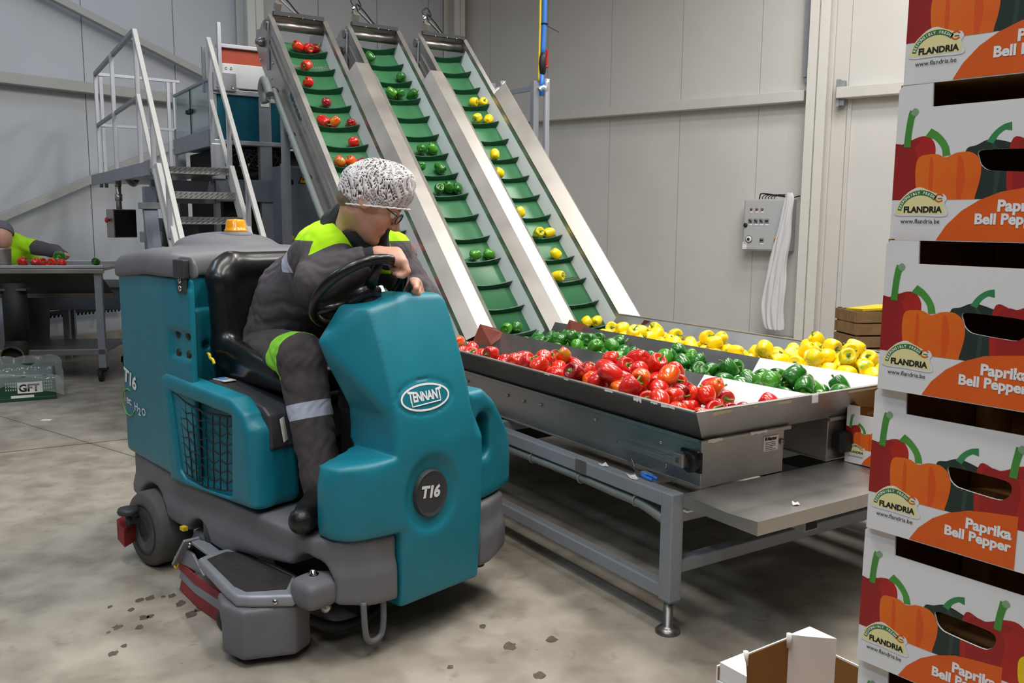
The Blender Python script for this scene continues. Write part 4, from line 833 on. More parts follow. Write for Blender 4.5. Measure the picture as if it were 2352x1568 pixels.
mb = MB(); mb.tube(bez([(1.10, .02, .12), (1.15, .12, .07), (1.12, .3, .05), (1.0, .45, .05)]), .02, 10); mb.build('hose', 'rubber', fs)
mb = MB(); mb.tube(bez([(1.30, .12, .21), (1.30, .125, .12), (1.30, .135, .07), (1.30, .165, .055), (1.30, .195, .07), (1.30, .205, .12), (1.30, .205, .21)]), .011, 10); mb.build('tie_down_loop', 'scrub_grey', fs)
mb = MB(); mb.lathe([(0, 0), (.016, 0), (.016, .02), (0, .02)], (1.22, .03, .20), axis_to((.5, -.8, 0)), 14); mb.build('bolt', 'steel', fs)
mb = MB(); mb.bar((-.17, .0, .17), (-.12, -.10, .17), .008, .0, (0, 0, 1)) if False else mb.prism([(-.20, .20), (-.13, .17), (-.13, .09), (-.20, .11)], lambda a, b: (a, -.02, b), lambda a, b: (a+.05, -.095, b)); mb.build('rear_squeegee', 'red_rubber', fs, .003)
mb = MB(); mb.lathe([(0, 0), (.04, 0), (.045, .012), (.04, .024), (0, .024)], (-.085, -.07, .235)); mb.lathe([(0, 0), (.012, 0), (.012, .06), (0, .06)], (-.085, -.07, .18)); mb.bar((-.085, -.07, .2), (-.085, .15, .2), .03, .02); mb.build('guide_roller', 'scrub_dark', fs)
mb = MB(); mb.lathe([(0, 0), (.03, 0), (.03, .03), (0, .03)], (1.24, .72, .15)); mb.bar((1.24, .72, .165), (1.20, .60, .22), .03, .02); mb.build('guide_roller', 'rubber', fs)
# seat
def f_cush(p):
    u, v, z = V3(p); d = s_box(p, (.36, .14, .845), (.83, .66, .945), .045); d = smin(d, s_cap(p, (.36, .165, .985), (.78, .165, .915), .05, .045), .03); d = smin(d, s_cap(p, (.36, .635, .985), (.78, .635, .915), .05, .045), .03); return d
def f_back(p):
    u, v, z = V3(p); lean = .352-.06*(z-.9); q = np.stack([u-lean, v, z], 1); d = s_box(q, (-.05, .14, .88), (.035, .66, 1.335), .04)
    for a, b in (((.02, .165, .93), (.01, .165, 1.25)), ((.01, .165, 1.25), (.0, .225, 1.305)), ((.0, .225, 1.305), (.0, .575, 1.305)), ((.0, .575, 1.305), (.01, .635, 1.25)), ((.02, .635, .93), (.01, .635, 1.25))): d = smin(d, s_cap(q, a, b, .052), .025)
    return d
def f_seat(p): return smin(f_cush(p), f_back(p), .03)
se = obj('seat', surf(f_seat, (.24, .10, .78), (1.0, .78, 1.40), .008), fs, 'vinyl'); soften(se, 4)
mb = MB(); mb.bx((.5, .3, .80), (.85, .6, .84)); mb.build('seat_mount', 'black', fs, .01)
# steering column, dash and wheel
mb = MB(); mb.prism([(.98, .80), (1.10, .80), (1.16, 1.16), (1.02, 1.20)], lambda a, b: (a, .25, b), lambda a, b: (a, .62, b)); mb.bx((1.0, .25, .43), (1.10, .62, 1.0)); mb.build('dashboard', 'black', fs, .02)
WC_ = Vector((1.035, .325, 1.232)); WR = .178; WN = Vector((-.70, .0, .71)).normalized(); wx = Vector((0, 1, 0)); wx = (wx-WN*wx.dot(WN)).normalized(); wy = WN.cross(wx)
sw = None; mb = MB(); mb.tube([WC_+(wx*math.cos(a)+wy*math.sin(a))*WR for a in [2*math.pi*k/48 for k in range(48)]], .0185, 12, True)
for a in (math.pi*1.5, math.pi*.17, math.pi*.83): mb.tube([WC_+(wx*math.cos(a)+wy*math.sin(a))*WR, WC_+(wx*math.cos(a)+wy*math.sin(a))*.05-WN*.03], [.014, .022], 10)
mb.lathe([(0, -.06), (.06, -.06), (.075, -.03), (.06, -.012), (0, -.008)], WC_, axis_to(WN)); mb.build('steering_wheel', 'vinyl', fs, smooth=True)
mb = MB(); mb.cyl(WC_-WN*.05, WC_-WN*.19, .05, 18); mb.build('steering_column', 'black', fs)
mb = MB(); mb.bar((1.03, .30, 1.13), (1.03, .56, 1.13), .06, .09); mb.build('switch_pod', 'black', fs, .015)
# ---------------------------------------------------------------- the driver (same local axes as the scrubber)
mk('skin', '#d9a58e', .5, var=.12, scale=18, sss=.15); mk('lip', '#b8706a', .45)
mk('jacket', '#5a5459', .9, var=.12, scale=9, bump=.25, bscale=900); mk('trouser', '#4c4647', .9, var=.15, scale=8, bump=.25, bscale=900)
mk('hi_vis', '#b6f20a', .75, var=.06, scale=9, bump=.2, bscale=700); mk('knee_vis', '#8fe03a', .75, var=.1, bump=.2, bscale=700); mk('reflective', '#b4bacd', .4, .3, bump=.1, bscale=500)
mk('hood_cloth', '#2c2f31', .9, bump=.3, bscale=600); mk('hair', '#8a7565', .7, var=.3, scale=60); mk('boot', '#1d1b1b', .38, var=.3, scale=14, bump=.2, bscale=80); mk('eye', '#e8e6e2', .2); mk('iris', '#3a4a50', .2)
W3 = np.array

def zoned(name, base, zones):
    """one cloth material whose sewn-on panels follow signed zone attributes of the mesh"""
    m = M[base].copy(); m.name = name; nt = m.node_tree; b = nt.nodes['Principled BSDF']; src = b.inputs['Base Color'].links[0].from_socket
    for at, col in zones:
        a = nt.nodes.new('ShaderNodeAttribute'); a.attribute_name = at; g = nt.nodes.new('ShaderNodeMath'); g.operation = 'GREATER_THAN'; g.inputs[1].default_value = 0; nt.links.new(a.outputs['Fac'], g.inputs[0])
        x = nt.nodes.new('ShaderNodeMix'); x.data_type = 'RGBA'; nt.links.new(g.outputs[0], x.inputs[0]); nt.links.new(src, x.inputs[6]); x.inputs[7].default_value = lin(col); src = x.outputs[2]
    nt.links.new(src, b.inputs['Base Color']); M[name] = m
def zattr(me, name, fn):
    c = np.zeros(len(me.vertices)*3, np.float32); me.vertices.foreach_get('co', c); v = fn(c.reshape(-1, 3).astype(float)); a = me.attributes.new(name, 'FLOAT', 'POINT'); a.data.foreach_set('value', v.astype(np.float32))
zoned('jacket_cloth', 'jacket', [('yoke', '#b6f20a'), ('band', '#b4bacd')]); zoned('trouser_cloth', 'trouser', [('knee', '#8fe03a'), ('band', '#b4bacd')])
def wrinkle(p, k, amp, sx=(1, 1, 1)):
    """soft folds with sharper creases between them"""
    x, y, z = p[:, 0], p[:, 1], p[:, 2]; q1 = x*.75+z*.95-y*.3; q2 = z*.8-x*.55+y*.5
    a = np.abs(np.sin(k*.5*q1+1.9*np.sin(k*.28*(y-z)+1.0)+1.2*np.sin(k*.33*x+.7)+.8*np.sin(k*.9*y))); b = np.abs(np.sin(k*.9*q2+1.8*np.sin(k*.36*(x+y)+.4)+1.1*np.sin(k*.5*z+2))); m = .5+.5*np.sin(k*.22*(x-2*y+z)+1.3*np.sin(k*.17*z))
    return amp*((.62-a)*(.45+m)+.55*(.62-b)*(1.3-m))
PEL, MID, CHE = (.41, .40, .985), (.515, .41, 1.175), (.755, .43, 1.325)
SHN, ELN, WRN = (.875, .30, 1.375), (.925, .225, 1.275), (1.085, .365, 1.366)
SHF, ELF, WRF = (.85, .61, 1.36), (.96, .68, 1.17), (1.06, .56, 1.235)
NKB = (.880, .42, 1.43)
HS = 1.07; HC = W3((1.01, .41, 1.558)); ca, sa = math.cos(math.radians(47)), math.sin(math.radians(47)); pt = math.radians(36)
hf = W3((ca*math.cos(pt), sa*math.cos(pt), -math.sin(pt))); hup = W3((ca*math.sin(pt), sa*math.sin(pt), math.cos(pt))); hl = np.cross(hup, hf); HR = np.stack([hf, hl, hup], 1)
def hq(p): return ((p-HC)@HR)/HS
def HP(x, y, z): return tuple(HC+HR@(W3((x, y, z))*HS))
def f_head(q):
    d = s_ell(q, (-.014, 0, .044), (.100, .077, .088)); d = smin(d, s_ell(q, (.034, 0, -.034), (.060, .058, .086)), .03)
    for s in (-1, 1):
        d = smin(d, s_cap(q, (-.012, s*.050, -.052), (.060, s*.018, -.104), .018, .016), .03); d = smin(d, s_ell(q, (.056, s*.036, -.030), (.030, .026, .028)), .02)
        d = smin(d, s_cap(q, (.086, s*.012, .026), (.074, s*.046, .024), .009, .008), .014)
    d = smin(d, s_ell(q, (.070, 0, -.106), (.020, .022, .016)), .02)
    d = smin(d, s_cap(q, (.090, 0, .018), (.118, 0, -.026), .008, .0125), .012); d = smin(d, s_ell(q, (.106, 0, -.034), (.012, .018, .009)), .008)
    for s in (-1, 1): d = smax(d, -s_ell(q, (.098, s*.032, .004), (.016, .018, .012)), .01)
    d = smin(d, s_cap(q, (.089, -.018, -.064), (.089, .018, -.064), .0068), .008); d = smin(d, s_cap(q, (.086, -.015, -.0765), (.086, .015, -.0765), .0078), .008); d = smin(d, s_ell(q, (.074, 0, -.105), (.022, .024, .018)), .015)
    for s in (-1, 1):
        e = s_ell(q, (-.012, s*.080, -.004), (.024, .011, .034)); e = smax(e, -s_ell(q, (-.006, s*.090, .0), (.013, .008, .02)), .006); d = smin(d, e, .008)
    return d
def hand(d, p, W_, kdir, row, down, side, mirror=1):
    """palm, four fingers of unequal length curled over the rim and a thumb leaving the side of the palm"""
    W_ = W3(W_); kdir = W3(kdir); row = W3(row); down = W3(down); L = (.92, 1.0, .96, .80)
    for i in range(4):
        k0 = W_+kdir*.092+row*(.036-.024*i)+down*(.006*abs(i-1.2)); d = smin(d, s_cap(p, W_+kdir*.012+row*(.014-.011*i), k0, .0215, .0155), .018)
        a = k0+(kdir*.40+down*.92)*.048*L[i]; b = a+(down*.62-kdir*.78)*.033*L[i]; c = b+(-down*.15-kdir*.98)*.025*L[i]
        f_ = np.minimum(np.minimum(s_cap(p, k0, a, .0132, .0115), s_cap(p, a, b, .0115, .0104)), s_cap(p, b, c, .0104, .0088)); d = smin(d, f_, .0035)
    t0 = W_+kdir*.03+row*.030; t1 = t0+(kdir*.6+row*.55+down*.5)*.038; t2 = t1+(kdir*.75+down*.6)*.032
    return smin(d, smin(s_cap(p, t0, t1, .016, .0125), s_cap(p, t1, t2, .0125, .0095), .004), .01)
HX, HY, HZ = W3((.731, .682, 0)), W3((-.682, .731, 0)), W3((0, 0, 1.))
def f_body(p):
    d = f_head(hq(p))*HS; d = smin(d, s_cap(p, HP(-.030, 0, -.05), NKB, .060, .068), .03)
    d = smin(d, s_cap(p, NKB, CHE, .08, .12), .05); d = smin(d, s_cap(p, CHE, MID, .12, .11), .05); d = smin(d, s_cap(p, MID, PEL, .11, .13), .05)
    for a, b, c in ((SHN, ELN, WRN), (SHF, ELF, WRF)):
        d = smin(d, s_cap(p, CHE, a, .08, .06), .04); d = smin(d, s_cap(p, a, b, .052, .042), .03); d = smin(d, s_cap(p, b, c, .042, .030), .02)
    d = hand(d, p, WRN, HX*.93+HZ*.06-HY*.15, (HX*-.42+HY*.72+HZ*.45), (HX*.10-HY*.25-HZ*.95), 1)
    d = hand(d, p, WRF, (.75, -.35, .1), (.2, -.5, .8), (.5, -.6, -.6), 1)
    for s, kn, an in ((-.10, (.86, .185, .995), (.99, .175, .56)), (.10, (.74, .58, .98), (.90, .60, .54))):
        h = W3(PEL)+W3((.04, s, -.03)); d = smin(d, s_cap(p, h, kn, .085, .058), .03); d = smin(d, s_cap(p, kn, an, .058, .038), .02); d = smin(d, s_cap(p, an, W3(an)+W3((.02, -.02 if s < 0 else .0, -.06)), .036, .03), .02)
    return d
body = obj('person', surf(f_body, (.28, .06, .44), (1.40, .82, 1.72), .005), None, ['skin', 'lip']); body.location = MO; body.rotation_euler = (0, 0, MR)
tag(body, 'person in dark workwear, neon yoke and white hairnet driving the floor scrubber, leaning forward', 'person')
def lipmat(c):
    q = hq(c.astype(float)); return ((q[:, 0] > .085) & (np.abs(q[:, 1]) < .02) & (q[:, 2] < -.058) & (q[:, 2] > -.083)).astype(int)
face_mats(body.data, lipmat); soften(body, 2)
for s in (-1, 1):
    mb = MB(); R = Matrix([list(r) for r in HR]); mb.lathe([(.0135*HS*math.sin(a), -.0135*HS*math.cos(a)) for a in [.05+k*3.04/12 for k in range(13)]], HP(.082, s*.032, .005), axis_to(hf)); ey = mb.build('eye', 'eye', body)
    mb = MB(); mb.lathe([(0, 0), (.006, 0), (.005, .001), (0, .0014)], HP(.0945, s*.032, .003), axis_to(hf), 14); mb.build('iris', 'iris', ey)
def f_brow(p):
    q = hq(p); return np.minimum(s_cap(q, (.094, .014, .030), (.080, .048, .028), .0045, .003), s_cap(q, (.094, -.014, .030), (.080, -.048, .028), .0045, .003))*HS
obj('eyebrows', surf(f_brow, (1.05, .35, 1.5), (1.25, .56, 1.62), .003), body, 'hair')
def f_hair(p):
    q = hq(p); d = s_ell(q, (-.016, 0, .046), (.104, .081, .092)); n = s_ell(q, (-.060, 0, -.03), (.055, .062, .05)); d = smin(d, n, .02)
    d = smax(d, -(s_ell(q, (.085, 0, -.02), (.075, .09, .085))), .01); d = smax(d, -s_ell(q, (-.008, -.09, -.012), (.032, .05, .045)), .01); d = smax(d, -s_ell(q, (-.008, .09, -.012), (.032, .05, .045)), .01)
    return d*HS
obj('hair', surf(f_hair, (.88, .24, 1.38), (1.26, .60, 1.74), .006), body, 'hair'); 
# hairnet: a thin translucent mesh cap with an elastic hem
def net_mat():
    m = bpy.data.materials.new('hairnet'); m.use_nodes = True; nt = m.node_tree; b = nt.nodes['Principled BSDF']; b.inputs['Base Color'].default_value = lin('#f0eef0'); b.inputs['Roughness'].default_value = .8
    tc = nt.nodes.new('ShaderNodeTexCoord'); v = nt.nodes.new('ShaderNodeTexVoronoi'); v.feature = 'DISTANCE_TO_EDGE'; v.inputs['Scale'].default_value = 130; mp = nt.nodes.new('ShaderNodeMapping'); mp.inputs['Scale'].default_value = (.45, .45, 1.0)
    nt.links.new(tc.outputs['Object'], mp.inputs[0]); nt.links.new(mp.outputs[0], v.inputs['Vector'])
    v.inputs['Scale'].default_value = 62; r = nt.nodes.new('ShaderNodeMapRange'); r.inputs['From Min'].default_value = .0; r.inputs['From Max'].default_value = .045; r.inputs['To Min'].default_value = .88; r.inputs['To Max'].default_value = .68; nt.links.new(v.outputs['Distance'], r.inputs[0]); nt.links.new(r.outputs[0], b.inputs['Alpha'])
    bp = nt.nodes.new('ShaderNodeBump'); bp.inputs['Strength'].default_value = .08; bp.inputs['Distance'].default_value = .002; bp.invert = True; nt.links.new(v.outputs['Distance'], bp.inputs['Height']); nt.links.new(bp.outputs[0], b.inputs['Normal']); M['hairnet'] = m
net_mat(); mk('elastic', '#f4f2f3', .85)
NT = math.radians(31); ncx, nsx = math.cos(NT), math.sin(NT)
def nq(q): x = q[:, 0]+.012; z = q[:, 2]-.034; return np.stack([x*ncx+z*nsx, q[:, 1], z*ncx-x*nsx], 1)
def NP(x, y, z): return HP(x*ncx-z*nsx-.012, y, x*nsx+z*ncx+.034)
def f_net(p):
    q = nq(hq(p)); d = s_ell(q, (0, 0, .004), (.124, .100, .104)); d = smin(d, s_ell(q, (.075, 0, .03), (.055, .070, .060)), .03)
    a = np.arctan2(q[:, 1], q[:, 0]); d = d+.0022*np.sin(a*26+3*np.sin(q[:, 2]*40))+.002*np.sin(q[:, 2]*95+np.sin(a*5)*2)
    return smax(np.abs(d+.0015)-.0015, -.052-q[:, 2], .003)*HS
net = obj('hairnet', surf(f_net, (.84, .20, 1.38), (1.34, .66, 1.78), .004), body, 'hairnet')
def hem(n=90):
    return [Vector(NP(.108*math.cos(a)+.012*max(math.cos(a), 0), .089*math.sin(a)+.0006*math.cos(k*2.5), -.052+.001*math.sin(k*1.9))) for k, a in [(k, 2*math.pi*k/n) for k in range(n)]]
mb = MB(); mb.tube(hem(), .0034, 7, True); mb.build('elastic_hem', 'elastic', net)
# glasses
mk('lens', '#dfe6ea', .05, trans=.0, alpha=.25)
gl = None
for s in (-1, 1):
    mb = MB(); mb.tube([HP(.116-.010*abs(math.cos(a))*0-.012*(1+s*0)*abs(.034+.024*math.cos(a))/.058, s*(.034+.024*math.cos(a)), .004+.019*math.sin(a)) for a in [2*math.pi*k/24 for k in range(24)]], .0022, 7, True)
    mb.tube([HP(.100, s*.058, .010), HP(.05, s*.076, .012), HP(-.012, s*.079, .016), HP(-.03, s*.077, -.004)], .0021, 6)
    if s == 1: mb.tube([HP(.112, -.010, .008), HP(.115, 0, .011), HP(.112, .010, .008)], .002, 6)
    g_ = mb.build('glasses', 'black', body, label='dark round-rimmed glasses')
    mb = MB(); mb.faces([HP(.114-.012*abs(.034+.022*math.cos(a))/.058, s*(.034+.022*math.cos(a)), .004+.017*math.sin(a)) for a in [2*math.pi*k/20 for k in range(20)]], [tuple(range(20))]); mb.build('lens', 'lens', g_)
# jacket
def f_jacket(p):
    d = s_cap(p, PEL, MID, .172, .152); d = smin(d, s_cap(p, MID, CHE, .152, .165), .06); d = smin(d, s_cap(p, CHE, W3(NKB)-W3((.01, 0, .03)), .165, .095), .05)
    d = smin(d, s_cap(p, (.80, .33, 1.36), SHN, .105, .092), .05); d = smin(d, s_cap(p, (.78, .52, 1.35), SHF, .105, .09), .05)
    for a, b, c in ((SHN, ELN, WRN), (SHF, ELF, WRF)):
        a, b, c = W3(a), W3(b), W3(c); w_ = b+(c-b)*.86; d = smin(d, s_cap(p, a, b, .088, .074), .03); d = smin(d, s_cap(p, b, w_, .076, .052), .03); cutp = ((p-w_)@((c-b)/np.linalg.norm(c-b))); near = np.linalg.norm(p-w_, axis=1) < .12; d = np.where(near, smax(d, cutp, .008), d)
    d = d+wrinkle(p, 46, .0062)+wrinkle(p[:, [2, 0, 1]], 100, .0030)
    hemz = (p@W3((.35, 0, -.94)))-(W3((.47, .40, .90))@W3((.35, 0, -.94))); d = smax(d, hemz, .015)
    return smax(d, -s_cap(p, NKB, HP(-.03, 0, -.06), .070, .064), .01)
jk = obj('jacket', surf(f_jacket, (.20, .06, .80), (1.22, .86, 1.56), .006), body, ['jacket_cloth'])
axis_t = W3(CHE)-W3(PEL); LC_ = np.linalg.norm(axis_t); axis_t = axis_t/LC_
def mn(*a):
    r = a[0]
    for q in a[1:]: r = np.minimum(r, q)
    return r
def sleeve(c):
    near = mn(.345-c[:, 1]+.25*(c[:, 2]-1.40)*0, 1.415-c[:, 2], .915-c[:, 0]); far = mn(c[:, 1]-.56, 1.41-c[:, 2]); return np.maximum(np.maximum(near, far), np.maximum(.075-s_cap(c, ELN, WRN, .02), .10-s_cap(c, ELF, WRF, .02)))
def yoke(c): t = (c-W3(PEL))@axis_t; return mn(t-(LC_-.055), -sleeve(c), c[:, 2]-1.285)
def band(c): t = (c-W3(PEL))@axis_t; return mn(t-(LC_-.115), LC_-.055-t, c[:, 2]-1.29, .86-c[:, 0])
zattr(jk.data, 'yoke', yoke); zattr(jk.data, 'band', band); soften(jk, 2)
def seam(pts, r=.0028, m='jacket', nm='pocket_seam', par=None):
    mb = MB(); mb.tube(bez(pts), r, 6); return mb.build(nm, m, par or jk)
def f_collar(p):
    d = s_cap(p, (.865, .43, 1.43), (.94, .43, 1.485), .105, .088); d = np.abs(d+.004)-.012; d = smin(d, s_ell(p, (.815, .44, 1.475), (.085, .105, .065)), .04); d = smin(d, s_ell(p, (.875, .44, 1.51), (.05, .10, .06)), .03); d = smin(d, s_cap(p, (.95, .36, 1.44), (1.03, .45, 1.335), .032, .022), .03); d = smin(d, s_cap(p, (.93, .50, 1.44), (1.03, .47, 1.335), .03, .022), .03)
    d = d+wrinkle(p, 48, .004); return smax(d, -s_cap(p, NKB, HP(-.02, 0, -.055), .073, .066), .008)
obj('hood', surf(f_collar, (.66, .24, 1.28), (1.12, .62, 1.62), .006), jk, 'hood_cloth')
def f_cuff(p): a, b = W3(ELN), W3(WRN); q = a+(b-a)*.80; e = a+(b-a)*1.0; return smax(s_cap(p, q, e, .043, .036), ((p-e)@((b-a)/np.linalg.norm(b-a)))-.002, .006)+wrinkle(p, 120, .0015)
obj('cuff', surf(f_cuff, (1.02, .18, 1.26), (1.26, .40, 1.46), .005), jk, 'hood_cloth')
# trousers
KN, AN, KF, AF = (.865, .185, .995), (.99, .175, .57), (.74, .58, .98), (.90, .60, .56)
def f_tr(p):
    d = s_cap(p, W3(PEL)+W3((-.02, 0, -.02)), W3(PEL)+W3((.08, 0, -.04)), .145, .135)
    for s, kn, an in ((-.105, KN, AN), (.105, KF, AF)):
        h = W3(PEL)+W3((.06, s, -.045)); d = smin(d, s_cap(p, h, kn, .118, .084), .04); d = smin(d, s_cap(p, kn, an, .086, .070), .025)
        d = np.where(p[:, 2] < .70, smin(d, s_cap(p, an, W3(an)+W3((.008, 0, -.05)), .071, .072), .01), d)
    d = d+wrinkle(p, 44, .0058)+wrinkle(p[:, [1, 2, 0]], 95, .0028)
    return smax(d, .515-p[:, 2], .012)
tr = obj('trousers', surf(f_tr, (.18, .04, .48), (1.12, .76, 1.16), .006), body, ['trouser_cloth'])
def knee(c):
    a = W3(PEL)+W3((.06, -.105, -.045)); ax = (W3(KN)-a)/np.linalg.norm(W3(KN)-a); t = (c-a)@ax; L_ = np.linalg.norm(W3(KN)-a); return mn(.36-c[:, 1], t-(L_-.115+.22*np.clip(c[:, 2]-1.0, -.1, .1)), L_+.005+.25*np.clip(c[:, 2]-1.0, -.1, .1)-t, c[:, 2]-.90)
def shin(c): sh = W3(AN)-W3(KN); q = (c-W3(KN))@(sh/np.linalg.norm(sh)); return mn(.36-c[:, 1], q-.170, .228-q, .92-c[:, 2])
zattr(tr.data, 'knee', knee); zattr(tr.data, 'band', shin); soften(tr, 2)
mb = MB(); mb.bx((.0, 0, 0), (.045, .001, .085)); o = mb.build('care_label', 'paper', tr); o.location = (.875, .115, .70); o.rotation_euler = (.15, 0, -.9)
# safety boots
def boot(an, toe):
    an, toe = W3(an), W3(toe); dr = (toe-an)*W3((1, 1, 0)); dr = dr/np.linalg.norm(dr)
    def f(p):
        he = an*W3((1, 1, 0))+W3((0, 0, .475))-dr*.02; tt = he+dr*.235; d = smin(s_cap(p, an, an-W3((0, 0, .07)), .056, .058), s_cap(p, he+W3((0, 0, .01)), he+dr*.15+W3((0, 0, .0)), .052, .047), .04); d = smin(d, s_cap(p, he+dr*.13, tt+W3((0, 0, .003)), .047, .046), .03)
        d = smin(d, s_cap(p, an-W3((0, 0, .04)), he+dr*.14, .052, .04), .04); d = d+.0015*np.sin(((p-he)@dr)*260)*(p[:, 2] < .452); return smax(d, .4335-p[:, 2], .006)
    lo = np.minimum(an, an+dr*.32)-.09; hi = np.maximum(an, an+dr*.32)+.09; lo[2] = .42; hi[2] = .64
    b = obj('boot', surf(f, lo, hi, .006), body, 'boot'); soften(b, 2)
    sd = W3((-dr[1], dr[0], 0)); mb = MB()
    for k in range(4):
        c = an+dr*(.045+.022*k)+W3((0, 0, -.005-.018*k)); mb.tube(bez([tuple(c-sd*.03+W3((0, 0, -.004))), tuple(c+dr*.02+W3((0, 0, .012))), tuple(c+sd*.03+W3((0, 0, -.004)))]), .0035, 6)
    mb.build('laces', 'black', b)
boot((.99, .185, .55), (1.12, .0, .46)); boot((.90, .60, .545), (1.10, .60, .46))
# ---------------------------------------------------------------- printed cartons (local x = along the printed front, y = into the box, z up)
mk('card_white', '#e6e4e3', 0.6, var=0.03); mk('card_brown', '#9a6c34', 0.8, var=0.12, scale=12); mk('card_edge', '#d8c9ae', 0.8)
for k, c, c2 in (('p_red', '#c22318', '#9c1a16'), ('p_orange', '#ee7a12', '#e2560c'), ('p_green', '#26392f', '#1c2a24'), ('p_stem', '#54a03c', '#3d8531'), ('p_red2', '#a81d18', '#8c1714'), ('p_orange2', '#e35c0e', '#dd4a0a'), ('p_green2', '#34493d', '#2a3c33'), ('p_stem2', '#3f9a5c', '#2f7f49'), ('p_wave', '#e5600f', '#d9560c'), ('p_yel', '#f2cd0d', '#e8bb05'), ('p_cream', '#efe6a8', '#eadf9c'), ('p_dkgreen', '#3a7b34', '#33702e'), ('p_cut', '#8fb089', '#7da077')):
    mk(k, c, .55, col2=c2, scale=9, thr=(.3, .75))
BW, BD, BH = .345, .40, .2375
def stroke(pts, ws, n=6):
    P = bez([Vector((a, b, 0)) for a, b in pts], n); W = np.interp(np.linspace(0, 1, len(P)), np.linspace(0, 1, len(ws)), ws); L_ = []; R_ = []
    for i, p in enumerate(P):
        d = (P[min(i+1, len(P)-1)]-P[max(i-1, 0)]).normalized(); nn = Vector((-d.y, d.x, 0)); L_.append((p+nn*W[i]/2)[:2]); R_.append((p-nn*W[i]/2)[:2])
    return L_+R_[::-1]
def closed(pts, n=6):
    P = [Vector((a, b, 0)) for a, b in pts]; m = len(P); out = []
    for i in range(m):
        a, b, c, d = P[i-1], P[i], P[(i+1) % m], P[(i+2) % m]
        for k in range(n): t = k/n; q = 0.5*((2*b)+(c-a)*t+(2*a-5*b+4*c-d)*t*t+(3*b-a-3*c+d)*t**3); out.append((q.x, q.y))
    return out
def clip_poly(poly, x0=None, x1=None, y0=None):
    for ax, lim, sg in ((0, x0, 1), (0, x1, -1), (1, y0, 1)):
        if lim is None: continue
        out = []
        for i, p in enumerate(poly):
            q = poly[i-1]; ip = (p[ax]-lim)*sg >= 0; iq = (q[ax]-lim)*sg >= 0
            if ip != iq: t = (lim-q[ax])/(p[ax]-q[ax]); out.append((q[0]+t*(p[0]-q[0]), q[1]+t*(p[1]-q[1])))
            if ip: out.append(tuple(p))
        poly = out
    return poly
X = .30  # picture units: x in fractions of .30 m, z in fractions of the box height
def px(pts): return [(a*X, b*BH) for a, b in pts]
